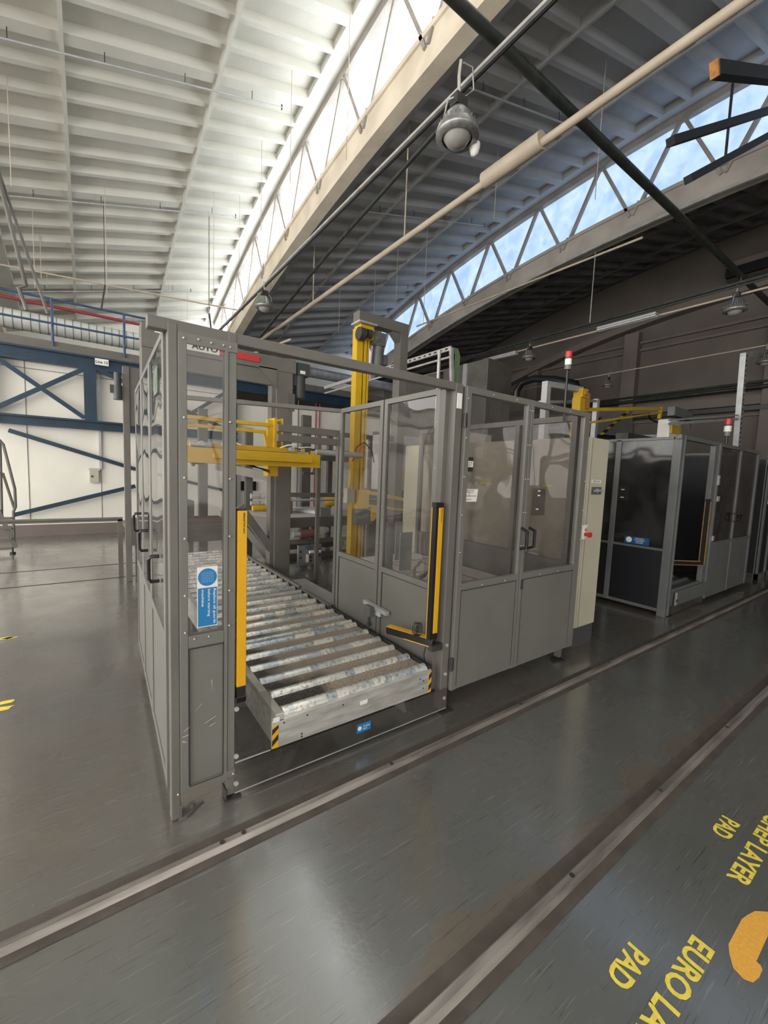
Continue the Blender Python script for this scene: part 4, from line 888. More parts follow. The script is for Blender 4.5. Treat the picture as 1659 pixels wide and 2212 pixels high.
l2 = thing('light_curtain', 'dark light curtain bar with thin yellow edges in the second opening', 'sensor bar', (6.7, G0, .55))
MB().box(6.69, 6.735, G0-.01, G0+.03, .55, 1.39).build('lens_face', 'black', l2)
MB().box(6.735, 6.75, G0-.012, G0-.006, .55, 1.39).build('edge_strip', 'curtain', l2); MB().box(6.688, 6.70, G0+.03, G0+.036, .55, 1.39).build('edge_strip', 'rust', l2)
mb = MB(); mb.box(6.68, 6.75, G0-.01, G0+.03, 1.39, 1.43); mb.build('bracket', 'black', l2)
mb = MB(); mb.bar((6.74, G0+.02, .56), (5.95, G0+.3, .60), .05, .05); mb.build('foot_arm', 'black', l2); mb = MB(); mb.bar((6.74, G0, .588), (5.95, G0+.28, .628), .01, .008); mb.bar((6.74, G0-.01, .535), (5.95, G0+.27, .575), .01, .006); mb.build('foot_arm_edge', 'rust', l2)
s2 = thing('safety_sign', 'dark blue guard sign low on the side pane of the second enclosure', 'sign', (5.63, 2.37, .88))
MB().box(5.636, 5.64, 2.225, 2.515, .835, .925).build('backing', mat('deep_sign_blue', (.01, .09, .25), .4), s2)
mb = MB(); mb.cyl((5.636, 2.46, .884), (5.633, 2.46, .884), .035, 20); mb.build('symbol_disc', 'sign_white', s2)
mb = MB()
for i, (s, w) in enumerate((('REPLACE ALL', .10), ('GUARDS BEFORE', .13), ('STARTING', .09), ('MACHINE', .08))): text_mb(mb, s, (5.6355, 2.335+w/2, .904-i*.018), (0, -1, 0), (0, 0, 1), w, .010, .0008, .02)
mb.build('sign_text', 'sign_white', s2)
o = MB().box(5.636, 5.641, 2.525, 2.65, 1.38, 1.57).build('document_pocket', 'paneD'); tag(o, 'small framed clear pocket on the side pane of the second enclosure', 'pocket')
mb = MB(); mb.box(5.63, 5.636, 2.57, 2.61, 1.41, 1.42); mb.box(5.63, 5.636, 2.57, 2.61, 1.51, 1.52); mb.build('paper_strips', 'sign_white', o)

# third cell at the right edge
e3 = thing('machine_enclosure', 'third dark enclosure cut by the right edge of the photo', 'machine guard', (9.6, 2.0, 0))
MB().box(9.5, 9.56, 2.0, 2.06, 0, 2.17).build('post', 'grey2', e3); MB().box(10.0, 10.06, 2.0, 2.06, 0, 2.17).build('post', 'grey2', e3); MB().box(9.5, 11.5, 2.0, 2.05, 2.1, 2.17).build('top_beam', 'grey2', e3); MB().box(9.5, 11.5, 2.0, 2.05, 0, .1).build('bottom_rail', 'grey2', e3)
MB().box(9.5, 11.5, 2.03, 2.04, .1, 2.1).build('panel', 'navy', e3)
MB().box(9.52, 9.56, 2.06, 4.2, .1, 2.1).build('side_panel', 'navy', e3)
o = tag(MB().box(9.57, 9.80, 1.99, 1.995, 1.33, 1.55).build('safety_sign', 'sign_white'), 'white and blue square sign on the third enclosure at the right edge', 'sign')
mb = MB(); mb.cyl((9.68, 1.99, 1.485), (9.68, 1.985, 1.485), .05, 16); mb.box(9.60, 9.77, 1.986, 1.99, 1.35, 1.42); mb.build('sign_print', 'sign_blue', o)

# ================================================================== STACK LIGHTS AND OVERHEAD KIT ON THE RIGHT
def stack_light(x, y, z0, z1, r, lab):
    o = thing('stack_light', lab, 'signal light', (x, y, z0))
    MB().cyl((x, y, z0), (x, y, z1), r*.38, 8).build('pole', 'black', o)
    MB().cyl((x, y, z1), (x, y, z1+r*1.4), r*1.05, 16).build('base', 'motor', o)
    MB().cyl((x, y, z1+r*1.4), (x, y, z1+r*3.2), r, 16).build('white_lens', 'sign_white', o)
    MB().cyl((x, y, z1+r*3.2), (x, y, z1+r*3.7), r*1.05, 16).build('ring', 'motor_d', o)
    MB().cyl((x, y, z1+r*3.7), (x, y, z1+r*5.4), r, 16).build('red_lens', 'red', o)
stack_light(3.42, 2.12, 2.12, 2.56, .028, 'red and white stack light on a tall black pole above the double doors')
stack_light((7.539,2.100,2.146)[0], 2.1, 2.15, 2.33, .045, 'red and white stack light on a short pole above the second enclosure')
a = thing('yellow_arm_hoist', 'yellow hoist head with a long double arm above the beige cabinet', 'hoist', (6.88, 4.0, 0))
mb = MB(); mb.box(6.82, 6.98, 3.95, 4.1, 1.9, 3.02); mb.box(6.84, 7.02, 3.93, 4.1, 3.02, 3.17); mb.build('column', 'yellow', a, .006)
mb = MB(); mb.cyl((6.93, 3.93, 3.09), (6.93, 3.90, 3.09), .045, 14); mb.box(7.02, 7.12, 3.95, 4.1, 2.85, 3.12); mb.build('bearing', 'rust', a)
pA = (6.98, 4.0, 2.83); pB = (10.008,4.000,3.209)
mb = MB(); mb.bar(pA, pB, .05, .06); mb.build('upper_arm', 'yellow', a)
mb = MB(); mb.bar((7.05, 4.0, 2.60), (10.093,4.000,3.141), .035, .035); mb.bar((10.069,4.000,3.246), (10.034,4.000,2.997), .06, .06); mb.build('lower_arm', 'yellow', a)
mb = MB(); mb.box(6.84, 7.15, 4.2, 4.32, .8, 2.75); mb.build('back_column', 'black', a)
mb = MB(); mb.tube([(9.487,4.000,3.053), (9.617,4.000,2.953), (9.960,4.000,2.921), (10.251,4.000,2.871)], .02, 6); mb.build('hose', 'black', a)
a = thing('gantry_frame', 'pale grey inverted-L gantry frame behind the double doors', 'frame', (6.0, 4.2, 0))
mb = MB(); mb.box(5.93, 6.03, 4.0, 4.1, 0, 3.15); mb.bar((5.93, 4.05, 3.11), (6.98, 4.05, 3.17), .1, .09); mb.build('frame', 'galv', a)
mb = MB(); mb.bar((6.05, 4.2, 2.86), (9.1, 4.9, 3.36), .04, .05); mb.box(9.05, 9.15, 4.85, 4.95, 1.8, 3.4); mb.build('cable_tray', 'galv', a)
a = thing('cable_tray', 'perforated white cable tray dropping behind the corner post', 'cable tray', (5.0, 5.2, 0))
T0, T1, T2 = (5.000,9.820,3.377), (5.000,5.235,3.729), (5.000,5.177,3.101)
mb = MB(); mb.bar((5.0, 9.8, T1[2]), T1, .04, .07); mb.bar((5.0, 9.8, T1[2]-.14), (5.0, T1[1], T1[2]-.14), .03, .03); mb.bar(T1, T2, .06, .05); mb.build('tray', 'chan', a)
mb = MB()
for i in range(22): mb.box(4.975, 4.979, 5.3+i*.14, 5.36+i*.14, T1[2]-.015, T1[2]+.012)
mb.build('slots', 'ink', a)
mb = MB()
for i in range(4): mb.tube([(5.05+.03*i, T1[1], T1[2]+.02), (5.08+.03*i, T1[1]-.03, T1[2]-.1), (5.07+.03*i, T1[1]-.03, 2.2)], .012, 6)
mb.build('green_cables', 'grn', a)
mb = MB(); mb.cyl((4.75, 5.25, 2.2), (4.75, 5.25, 3.65), .028, 10); mb.build('riser_pipe', 'chan', a)
# big white tray frame on the right
a = thing('cable_ladder', 'tall white perforated cable ladder frame at the right edge above the second enclosure', 'cable tray', (11, 3.0, 0))
V0, V1, V2 = (11.256,3.000,4.333), (11.453,3.000,2.375), (14.0, 3.0, 5.05)
mb = MB(); mb.bar(V0, V1, .14, .10); mb.bar((V0[0]-.06, 3.0, V0[2]), V2, .10, .12); mb.bar((7.822,3.000,2.597), (11.271,3.000,3.046), .05, .045); mb.bar((7.808,3.000,2.656), (11.244,3.000,3.121), .05, .03); mb.build('ladder', 'galv', a)
mb = MB()
for i in range(20): t_ = i/20; p = lerp(V0, V1, t_); mb.box(p[0]-.055, p[0]-.03, 2.93, 2.948, p[2]-.03, p[2]+.02)
mb.build('slots', 'ink', a)
# assorted kit above second cell
a = thing('sheet_feeder', 'jumble of white and yellow sensor heads above the second enclosure', 'machine', (8.0, 3.4, 2.2))
c0 = (8.693,3.200,2.623)
mb = MB(); mb.box(c0[0]-.22, c0[0]+.28, 3.2, 3.4, c0[2]-.25, c0[2]+.15); mb.build('white_head', 'sign_white', a, .02)
MB().box(c0[0]-.16, c0[0]+.24, 3.18, 3.2, c0[2]-.1, c0[2]+.05).build('yellow_band', 'yellow', a)
mb = MB(); mb.bar((8.746,3.300,2.945), (9.577,3.300,2.935), .12, .16); mb.bar((9.577,3.300,2.935), (9.636,3.300,2.718), .06, .06); mb.build('grey_arm', 'motor', a)
mb = MB(); mb.box(7.2, 8.2, 3.3, 3.5, 2.2, 2.42); mb.cyl((7.4, 3.2, 2.25), (8.0, 3.2, 2.3), .05, 8); mb.build('pneumatics', 'dark', a)
MB().box(8.9, 9.7, 3.5, 3.9, 2.1, 2.55).build('grey_box', 'sheet', a)
a = thing('grey_hopper', 'dark grey sheet metal hopper side with hazard striped edge over the second enclosure', 'machine', (7.3, 5.0, 1.5))
h0, h1, h2, h3 = (10.979,5.000,3.461), (9.636,5.000,2.693), (10.743,5.000,2.709), (11.124,5.000,2.740)
mb = MB(); P_ = [h1, h3, h2 if False else h3, h0]
mb.hexa([h1, h3, h3, h0, tuple(Vector(h1)+Vector((0, .5, 0))), tuple(Vector(h3)+Vector((0, .5, 0))), tuple(Vector(h3)+Vector((0, .5, 0))), tuple(Vector(h0)+Vector((0, .5, 0)))]); mb.build('hopper_side', 'sheet', a)
mb = MB(); mb.bar(h1, h0, .03, .07, (0, 1, 0)); mb.build('hazard_edge', 'yellow', a)
mb = MB()
for i in range(5): mb.bar(lerp(h1, h0, .05+.2*i), lerp(h1, h0, .15+.2*i), .034, .074, (0, 1, 0))
mb.build('hazard_stripe', 'ink', a)
a = thing('wrapping_unit', 'dark machine body with red lettering behind the second enclosure', 'machine', (9, 5.4, 0))
MB().box(8.9, 11.6, 5.2, 5.9, 0, 2.75).build('body', 'dark', a, .02)
text_mb(MB(), 'PTS', (9.15, 5.19, 2.5), (1, 0, 0), (0, 0, 1), .6, .16, .002, .03).build('lettering', 'redp', a)
# black flexible trunking
mb = MB(); mb.tube([(9.000,6.968,3.543), (9.000,6.949,3.832), (9.000,6.797,4.029), (9.000,6.438,4.063), (9.000,5.869,3.951), (9.000,5.340,3.767), (9.000,5.148,3.658), (9.1, 5.25, 3.1), (9.15, 5.4, 2.76)], .085, 10)
tag(mb.build('flexible_trunking', 'black'), 'thick black corrugated trunking arching above the double doors', 'cable')
a = thing('roof_duct_box', 'tall grey sheet duct casing behind the corner post', 'duct', (9, 8, 3.0))
MB().box(8.6, 9.6, 7.6, 9.3, 1.5, 4.72).build('casing', 'grey_d', a, .02); MB().box(8.55, 8.6, 8.3, 8.45, 1.5, 4.7).build('corner_strip', 'galv', a)
MB().box(8.4, 9.7, 9.4, 12.0, 1.5, 4.6).build('rear_casing', 'grey_d', a, .02)

# ================================================================== OVERHEAD SERVICES
tag(MB().cyl((4.2, -2, 5.33), (4.2, 14.9, 5.33), .045, 12).build('overhead_pipe', 'pipe'), 'long beige overhead pipe running diagonally across the photo', 'pipe')
tag(MB().cyl((4.2, 3.12, 5.36), (4.2, 3.95, 5.36), .095, 16).build('pipe_joint', 'pipe'), 'thicker beige sleeve around the long overhead pipe', 'pipe joint')
tag(MB().cyl((2.3, 3, 5.72), (14.3, 3, 5.74), .055, 12).build('overhead_pipe', 'pipe_d'), 'black overhead pipe crossing behind the beige pipe towards the right wall', 'pipe')
a = thing('lighting_conduit', 'white lighting track hanging below the bright skylight beam', 'conduit', (3, 4, 5.3))
mb = MB(); mb.box(2.985, 3.015, -2, 14.5, 5.30, 5.33); mb.build('track', 'chan', a); MB().box(3.02, 3.035, -2, 14.5, 5.28, 5.31).build('cable', 'black', a)
tag(MB().tube([(3.9, 4.4, 6.2), (3.9, 7.7, 5.80), (3.9, 11.5, 5.17)], .035, 8).build('overhead_pipe', 'pipe_d'), 'sloping dark pipe between the white track and the beige pipe', 'pipe')
tag(MB().bar((3.3, 13.5, 4.63), (4.4, 10.6, 4.98), .05, .05).build('angle_bar', 'pipe'), 'short loose angle bar just above the top beam of the near enclosure', 'bar')
def pendant(x, y, z, s, lab, hang, m='alum'):
    o = thing('pendant_lamp', lab, 'lamp', (x, y, z), 'industrial pendant lamps')
    MB().lathe((x, y, z), [(.02*s, .36*s), (.10*s, .34*s), (.17*s, .26*s), (.24*s, .12*s), (.27*s, .10*s), (.285*s, .04*s), (.285*s, 0), (.20*s, -.02*s)], 32).build('housing', m, o)
    MB().lathe((x, y, z), [(.0, -.115*s), (.08*s, -.105*s), (.14*s, -.07*s), (.17*s, -.02*s), (.19*s, .0)], 28).build('glass', 'glasslamp', o)
    r_ = MB()
    for i in range(28):
        t = 2*PI*i/28; r_.box(x+.255*s*math.cos(t)-.006*s, x+.255*s*math.cos(t)+.006*s, y+.255*s*math.sin(t)-.006*s, y+.255*s*math.sin(t)+.006*s, z+.08*s, z+.15*s)
    r_.build('fins', m, o)
    b_ = MB(); b_.box(x-.10*s, x+.10*s, y-.07*s, y+.07*s, z+.36*s, z+.50*s); b_.build('gear_box', 'dark', o, .01*s)
    b_ = MB(); b_.tube([(x, y, z+.5*s), (x-.02*s, y, z+.75*s), (x, y, hang)], .022*s, 8); b_.tube([(x+.05*s, y, z+.5*s), (x+.26*s, y, z+.72*s), (x+.22*s, y, z+.98*s), (x+.05*s, y, hang)], .010*s, 6)
    b_.tube([(x-.26*s, y, z+.06*s), (x-.2*s, y, z+.36*s), (x, y, z+.52*s), (x+.2*s, y, z+.36*s), (x+.26*s, y, z+.06*s)], .012*s, 6)
    b_.build('hanger', 'chan', o)
    return o
pl1 = pendant(2.80, 3.0, 4.66, .68, 'large round pendant lamp hanging near the top centre beside a small white sensor', 5.30)
mb = MB(); mb.lathe((3.01, 2.98, 4.66), [(.0, -.075), (.035, -.06), (.045, -.02), (.05, 0), (.05, .03), (.03, .05), (0, .055)], 16); mb.build('sensor_cone', 'sign_white', pl1)
pendant(3.03, 8.72, 4.88, .68, 'pendant lamp in front of the far end of the bright skylight', 5.30)
pendant(9.1, 6.72, 4.62, .58, 'dusky pendant lamp left of the red and white stack light, under the roof track', 5.0)
pendant(9.1, 2.62, 4.60, .62, 'dusky pendant lamp under the roof track near the right edge', 5.0)
pendant(12.0, 6.18, 4.30, .5, 'small dark pendant lamp in front of the brown wall right of the stack light', 4.62)
pendant(12.0, 2.82, 4.30, .55, 'dark pendant lamp at the right edge inside the white ladder frame', 4.65)
a = thing('lighting_track', 'dark suspended lighting track in front of the brown wall', 'conduit', (9.1, 5, 5.05))
mb = MB(); mb.box(9.05, 9.15, .5, 14.5, 5.03, 5.07); mb.box(9.02, 9.04, .5, 14.5, 4.97, 5.0); mb.build('track', 'pipe_d', a); MB().cyl((9.1, 5.2, 5.05), (9.1, 5.2, 6.7), .012, 6).build('drop_rod', 'chan', a)
MB().cyl((9.2, .5, 4.9), (9.2, 14.5, 4.9), .02, 6).build('conduit', 'pipe', a)
def fluoro(y0, y1, z, lab):
    o = thing('fluorescent_fitting', lab, 'lamp', (9.1, (y0+y1)/2, z))
    MB().box(9.04, 9.16, y0, y1, z+.02, z+.06).build('tray', 'galv', o)
    for x in (9.06, 9.14): MB().cyl((x, y0, z), (x, y1, z), .018, 10).build('tube', 'tube', o)
fluoro(7.1, 8.2, 4.82, 'unlit fluorescent fitting on the track just left of the dusky pendant lamp'); fluoro(3.85, 5.0, 4.87, 'unlit fluorescent fitting on the track in the middle of the brown wall')
tag(MB().cyl((12, 1, 4.70), (12, 11, 4.58), .014, 6).build('conduit_wire', 'pipe'), 'thin straight conduit in front of the brown wall below the roof track', 'conduit')
tag(MB().cyl((7.500,9.271,5.682), (7.500,3.500,5.616), .02, 6).build('thin_conduit', 'pipe'), 'thin straight conduit under the dark right hand roof', 'conduit')
tag(MB().box(8.78, 8.90, -2, 13.5, 6.60, 6.64).build('gutter_strip', 'chan'), 'white strip along the bottom of the blue lit skylight beam', 'trim strip') if False else None
mb = MB(); ys = [-2+i*1.0 for i in range(17)]
for a_, b_ in zip(ys, ys[1:]): mb.bar((8.86, a_, zb(a_)-.53), (8.86, b_, zb(b_)-.53), .05, .05)
tag(mb.build('conduit_strip', 'chan'), 'white conduit following the underside of the blue lit skylight beam', 'conduit')
tag(MB().cyl((8.85, 3.0, 5.9), (8.85, 14.5, 6.0), .03, 8).build('overhead_pipe', 'pipe'), 'thin pipe crossing in front of the blue lit skylight', 'pipe') if False else None
# hanging rods
rods = [(.1+i*0, 0) for i in range(0)]
def rod(lab, x, y, z0, r=.006):
    tag(MB().cyl((x, y, z0), (x, y, shell(x, y, int((x+1.8)//5.4))+.1), r, 5).build('hanging_rod', 'pipe'), lab, 'rod')
for lab_, p, zz in [('long thin rod hanging before the near end of the bright skylight',(3.21,5.79),6.18),('thin rod near the right edge of the white roof, beside the second skylight strut',(2.82,6.95),5.84),('thin rod near the right edge of the white roof, halfway down the skylight',(2.84,8.42),6.18),('thin rod under the white roof, leftmost of the close trio before the far skylight',(2.34,9.99),5.32),('thin rod ending in a dark slotted bar above the enclosure top beam',(2.35,10.51),4.87),('thin rod under the white roof, nearest the far part of the skylight in its trio',(2.86,9.90),6.23),('thin rod at the far left edge under the white roof',(-0.79,8.29),5.45),('long thin rod above the handrail, left of the middle of the white roof',(0.39,10.16),4.84),('thin rod just right of the thick slanting conduit at the left edge',(-0.75,10.91),4.94),('short thin rod beside the longer rod above the handrail',(0.45,11.61),5.51),('thin rod at left between the two slanting conduits and the long rod',(-0.70,11.76),5.42),('very short thin rod low under the white roof near the left edge',(-0.66,12.79),5.59),('short thin rod above the left end of the enclosure top beam',(2.46,13.58),5.82),('thin rod under the grey roof beyond the beige sleeve',(6.24,3.64),5.78),('thin rod crossing the blue skylight right of the crossing black pipe',(6.32,5.65),6.42),('thin rod under the grey roof behind the middle of the beige pipe',(6.53,7.83),5.18),('thin rod under the grey roof just left of the blue skylight',(6.40,8.78),5.94),('thin rod under the grey roof above the yellow mast, right one',(6.36,9.70),5.37),('thin rod under the grey roof above the yellow mast, left one',(5.65,10.33),5.36)]: rod(lab_, p[0], p[1], zz)
mb = MB(); mb.cyl((4.2, 5.6, 5.33), (4.2, 5.6, 7.3), .012, 6); tag(mb.build('pipe_hanger', 'pipe'), 'rope hanger holding the beige pipe near the photo centre', 'hanger')
mb = MB(); mb.cyl((4.2, 8.9, 5.33), (4.2, 8.9, 6.8), .014, 6); tag(mb.build('pipe_hanger', 'pipe'), 'rope hanger holding the far end of the beige pipe', 'hanger')
# sprinkler lines under the shells
def sprinkler(x0, x1, y, k, lab, drop=.16, n=4):
    o = thing('sprinkler_line', lab, 'pipe', (x0, y, 7))
    za_, zb_ = shell(x0, y, k)-drop, shell(x1, y, k)-drop
    MB().cyl((x0, y, za_), (x1, y, zb_), .014, 8).build('pipe', 'galv', o)
    h = MB()
    for i in range(n):
        t = (i+.5)/n; x = x0+(x1-x0)*t; z = za_+(zb_-za_)*t; h.cyl((x, y, z), (x, y, z+drop), .006, 5)
    h.cyl((x1, y, zb_-.03), (x1, y, zb_+.05), .012, 6); h.build('hangers', 'dark', o)
sprinkler(-1.2, 2.85, 7.45, 0, 'sprinkler pipe across the bright ribbed roof, nearest of the bright roof ones')
sprinkler(-1.2, 2.9, 10.35, 0, 'sprinkler pipe across the bright ribbed roof, middle one')
sprinkler(-1.2, 2.5, 13.3, 0, 'sprinkler pipe across the bright ribbed roof, farthest one')
sprinkler(4.2, 7.8, 4.5, 1, 'sprinkler pipe across the grey ribbed roof beside the near pendant lamp')
sprinkler(4.5, 8.0, 7.45, 1, 'sprinkler pipe across the grey ribbed roof beyond the beige pipe')
sprinkler(4.5, 8.0, 10.4, 1, 'sprinkler pipe across the grey ribbed roof, far one')
mb = MB(); mb.cyl((-1.8, 12.2, 5.62), (3.55, 12.2, 5.95), .02, 6); tag(mb.build('cross_conduit', 'pipe'), 'straight conduit crossing low under the bright roof to the skylight end', 'conduit')
# broken black bars at the top right
def ibar(p, q, w, h, lab, end=None):
    o = tag(MB().bar(p, q, w, h).build('hanging_beam', 'gasket'), lab, 'beam')
    if end: MB().bar(lerp(p, q, -.012), lerp(p, q, .0), w*.8, h*1.15).build('end_plate', 'rust', o)
ibar((5.541,2.000,6.019), (7.958,1.900,7.140), .10, .13, 'black beam end with a rust orange plate at the top right', True)
ibar((5.597,2.400,5.563), (9.889,2.100,8.055), .09, .09, 'black bar crossing the upper right skylight, upper of two')
ibar((6.167,2.400,5.386), (9.514,2.000,7.594), .09, .09, 'black bar crossing the upper right skylight, lower of two')
tag(MB().tube([(8.600,2.837,8.068), (8.600,2.830,6.953)], .02, 6).build('hanging_chain', 'dark'), 'thin dark chain hanging in front of the upper right skylight', 'chain')

# ================================================================== BACK LEFT: BLUE STEELWORK, DUCT, RAILING
bs = thing('blue_steel_frame', 'dark blue steel platform frame with crossed bracing before the white wall', 'frame', (-.5, 11.2, 0))
def ibeam(x0, x1, y, z0, z1, par, name):
    m_ = MB(); m_.box(x0, x1, y-.08, y+.08, z1-.04, z1); m_.box(x0, x1, y-.08, y+.08, z0, z0+.04); m_.box(x0, x1, y-.012, y+.012, z0, z1); return m_.build(name, 'blue', par)
ibeam(-5, 8.2, 11.2, 3.58, 3.86, bs, 'top_beam'); ibeam(-5, 3.2, 11.2, 2.30, 2.50, bs, 'middle_beam')
MB().box(-.02, .20, 11.1, 11.2, 2.5, 3.6).build('column', 'blue', bs)
for x, z in ((-1.62, 2.3), (3.0, 0)): MB().box(x, x+.18, 11.1, 11.24, z, 3.6).build('column', 'blue', bs)
mb = MB(); mb.bar((-1.45, 11.15, 3.60), (-.02, 11.15, 2.54), .085, .05, (0, 1, 0)); mb.bar((-1.55, 11.15, 2.5), (-.02, 11.15, 3.56), .085, .05, (0, 1, 0)); mb.build('cross_brace', 'blue', bs)
mb = MB(); mb.bar((.22, 11.15, 3.60), (3.0, 11.15, 2.54), .085, .05, (0, 1, 0)); mb.bar((1.6, 11.15, 2.5), (3.0, 11.15, 3.56), .085, .05, (0, 1, 0)); mb.build('cross_brace', 'blue', bs)
mb = MB(); mb.bar((-1.26, 11.2, 2.17), (.9, 11.2, 1.48), .085, .04, (0, 1, 0)); mb.build('lower_brace', 'blue', bs)
mb = MB(); mb.bar((-1.24, 11.2, .47), (.9, 11.2, 1.09), .085, .04, (0, 1, 0)); mb.build('lower_brace', 'blue', bs)
mb = MB(); mb.bar((.9, 11.2, 1.48), (2.9, 11.2, 1.0), .07, .04, (0, 1, 0)); mb.bar((1.4, 11.2, 1.9), (2.9, 11.2, 2.2), .07, .04, (0, 1, 0)); mb.build('lower_brace', 'blue', bs)
struct('floor_mezzanine', MB().box(-7.2, 8.6, 11.22, YB, 3.87, 3.95), 'grey')
kb = MB(); kb.box(-5, 8, 11.3, 11.34, 3.95, 4.07); tag(kb.build('cable_tray', 'grey'), 'flat grey cable tray lying along the edge of the blue platform', 'cable tray')
bx_ = MB().box(-5, 8, 11.6, 11.8, 3.96, 4.10); tag(bx_.build('trunking', 'grey'), 'pale steel trunking behind the railing on the platform', 'trunking')
hr = thing('handrail', 'blue tubular handrail on the platform above the white wall', 'railing', (-.5, 11.25, 3.9))
mb = MB(); mb.cyl((-5, 11.25, 4.86), (3.4, 11.25, 4.92), .024, 8); mb.build('top_rail', 'blueL', hr)
mb = MB(); mb.cyl((-5, 11.25, 4.38), (3.4, 11.25, 4.44), .022, 8); mb.build('middle_rail', 'blueL', hr)
for x in (-3.05, -1.78, -.52, .74, 2.0, 3.26): 
    m_ = MB(); m_.cyl((x, 11.25, 3.9), (x, 11.25, 4.88), .024, 8); m_.sph((x, 11.25, 4.88), .035, 8, 6); m_.sph((x, 11.25, 4.41), .035, 8, 6); m_.build('rail_post', 'blueL', hr)
tag(MB().cyl((-5, 12.5, 5.10), (2.6, 12.5, 5.10), .035, 8).build('red_pipe', 'redp'), 'dark red pipe running behind the blue handrail', 'pipe')
du = thing('air_duct', 'large white wrapped round air duct behind the blue handrail', 'duct', (-.5, 12.5, 4.66))
m_ = MB(); m_.cyl((-5, 12.5, 4.66), (3.6, 12.5, 4.66), .205, 20); m_.build('duct_body', 'duct', du)
m_ = MB()
for i in range(57): 
    x = -5+i*.15; m_.cyl((x, 12.5, 4.66), (x+.012, 12.5, 4.66), .212, 20, caps=False)
m_.build('wrap_seams', 'grey', du)
sd = thing('air_duct', 'grey spiral round duct behind the portal frame and yellow mast', 'duct', (6.5, 11.3, 4.4))
m_ = MB(); m_.cyl((4.3, 11.3, 4.42), (9.4, 11.3, 4.42), .14, 18); m_.build('duct_body', 'spiral', sd)
m_ = MB()
for i in range(50): x = 4.3+i*.1; m_.cyl((x, 11.3, 4.42), (x+.012, 11.3, 4.42), .145, 18, caps=False)
m_.build('seams', 'galv', sd)
o = tag(MB().box(.186, .430, 11.10, 11.112, 3.69, 3.825).build('line_sign', 'sign_white'), 'white sign reading Line 15 on the blue beam', 'sign')
text_mb(MB(), 'Line 15', (.20, 11.099, 3.725), (1, 0, 0), (0, 0, 1), .215, .06, .001, .02).build('sign_text', 'ink', o)
o = tag(MB().box(6.70, 7.05, 11.10, 11.112, 3.66, 3.80).build('line_sign', 'sign_white'), 'white sign reading Line 30 on the blue beam behind the yellow mast', 'sign')
text_mb(MB(), 'Line 30', (6.73, 11.099, 3.70), (1, 0, 0), (0, 0, 1), .29, .06, .001, .02).build('sign_text', 'ink', o)
jb = thing('junction_box', 'grey junction box with conduit fixed on the white wall', 'electrical box', (.12, 11.3, 1.15))
MB().box(.04, .21, 11.26, 11.34, 1.15, 1.42).build('box', 'beige', jb, .006); MB().box(.03, .24, 11.28, 11.33, 1.42, 1.47).build('trunking_foot', 'galv', jb)
MB().box(.225, .27, 11.29, 11.34, 1.45, 3.58).build('trunking', 'galv', jb); MB().cyl((.085, 11.26, 1.29), (.085, 11.245, 1.29), .02, 10).build('knob', 'black', jb)
# far crane motor and left post
lp = thing('tall_guard_post', 'tall grey guard post with a black motor beside the left doors', 'post', (.42, 6.5, 0))
MB().box(.40, .475, 6.5, 6.58, 0, 2.86).build('post', 'grey', lp, .004); MB().box(.455, .66, 6.52, 6.56, 2.1, 2.86).build('panel', 'grey_d', lp)
m_ = MB(); m_.cyl((.345, 6.5, 2.42), (.345, 6.5, 2.60), .052, 14); m_.cyl((.345, 6.5, 2.60), (.345, 6.5, 2.76), .042, 14); m_.box(.26, .30, 6.48, 6.52, 2.5, 2.6); m_.build('motor', 'motor_d', lp)
ba = thing('barrier_rail', 'low grey steel barrier rail across the left background', 'barrier', (-.3, 7, 0))
MB().box(-5, .40, 7.0, 7.05, .775, .83).build('rail', 'grey', ba, .003); MB().box(-5, .40, 6.99, 7.0, .800, .806).build('groove', 'dark', ba)
for x in (-3.0, .34): MB().box(x, x+.06, 7.0, 7.06, 0, .80).build('post', 'grey_d', ba)
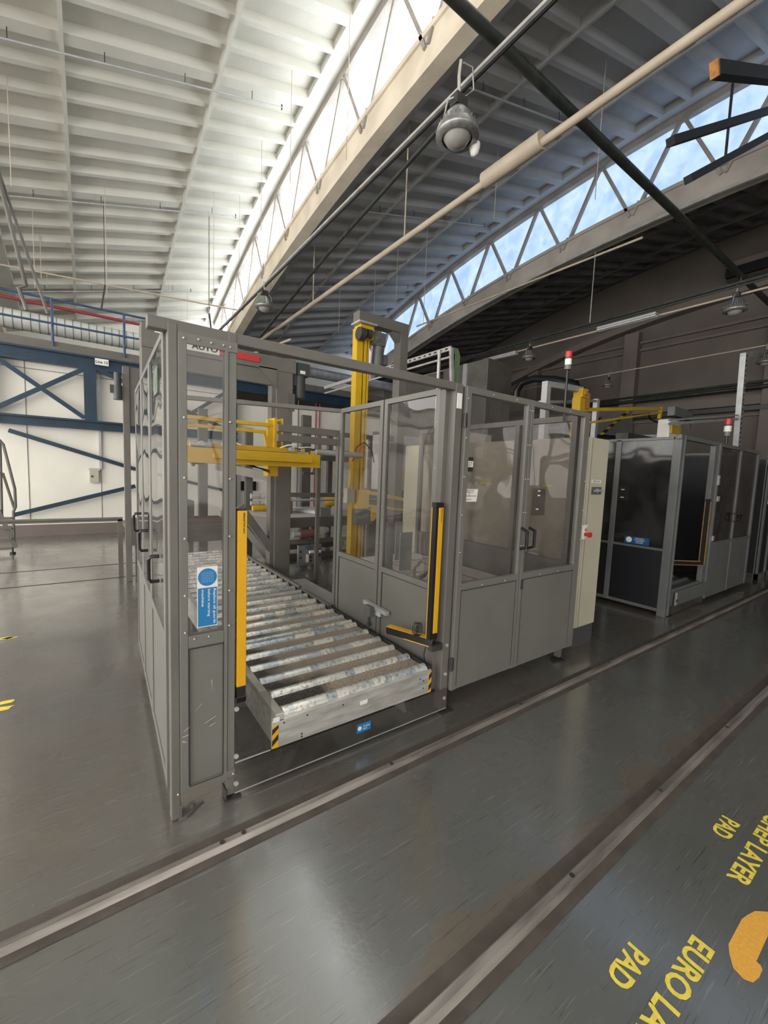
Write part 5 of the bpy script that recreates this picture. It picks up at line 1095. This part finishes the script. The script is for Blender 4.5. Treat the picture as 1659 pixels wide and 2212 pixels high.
# step ladder at the left edge
sl = thing('mobile_steps', 'grey steel mobile steps with handrail at the far left edge', 'steps', (-1.3, 9.3, 0))
m_ = MB(); m_.tube([(-1.35, 9.3, 1.93), (-1.16, 9.3, 1.90), (-1.12, 9.3, 1.84), (-1.0, 9.3, 1.10), (-1.0, 9.3, .8), (-1.03, 9.3, .72)], .022, 8); m_.tube([(-1.3, 9.3, 1.38), (-1.14, 9.3, 1.36), (-1.02, 9.3, .78)], .02, 8); m_.tube([(-1.18, 9.32, .6), (-1.16, 9.32, 1.88)], .02, 8); m_.build('handrail', 'grey_d', sl)
m_ = MB(); m_.bar((-1.22, 9.3, .75), (-1.02, 9.3, .1), .04, .06); m_.tube([(-1.03, 9.3, .72), (-1.04, 9.3, .12)], .02, 8); m_.build('stringer', 'grey', sl)
for i in range(4): MB().box(-1.75, -1.06, 9.25, 9.4, .08+.17*i, .11+.17*i).build('tread', 'grey_d', sl)
m_ = MB(); m_.cyl((-1.06, 9.3, 0), (-1.06, 9.3, .03), .04, 12); m_.cyl((-1.06, 9.3, .03), (-1.06, 9.3, .12), .012, 8); m_.build('levelling_foot', 'black', sl)
# conduits at upper left
tag(MB().tube([(-1.009,9.000,5.904), (-0.815,9.000,4.831), (-0.730,9.000,4.348), (-0.821,9.000,4.294), (-0.730,9.000,3.979)], .03, 8).build('drop_conduit', 'grey_d'), 'thick grey conduit bending down at the upper left edge', 'conduit')
tag(MB().tube([(-1.012,9.050,5.994), (-0.532,9.050,4.225), (-0.473,9.050,3.999)], .022, 8).build('drop_conduit', 'grey_d'), 'thin straight slanting conduit at the upper left edge', 'conduit')
_p = (0.376,10.500,5.168)
tag(MB().bar(_p, (0.304,10.500,4.683), .03, .03).cyl(_p, (_p[0], 10.5, 6.9), .006, 5).build('stub_rail', 'dark'), 'short dark vertical slotted bar above the blue handrail', 'bar')
_p = (2.363,10.500,5.108)
tag(MB().bar(_p, (2.404,10.500,4.757), .03, .03).cyl(_p, (_p[0], 10.5, 7.2), .006, 5).build('stub_rail', 'dark'), 'short dark vertical slotted bar above the front top beam', 'bar')
# vertical thin pipes on the service wall
for i, x in enumerate((4.35, 4.5, 4.95, 5.5, 5.62)):
    tag(MB().cyl((x, 11.3, .4), (x, 11.3, 3.6), .016, 6).build('riser_pipe', 'redp' if i > 2 else 'grey'), ('leftmost grey', 'second grey', 'third grey', 'left red', 'right red')[i]+' riser pipe on the white wall behind the partition', 'pipe')
tag(MB().box(3.35, 3.75, 11.28, 11.34, 1.0, 1.25).build('wall_screen', 'black'), 'small black box on the white wall under the gripper', 'box')
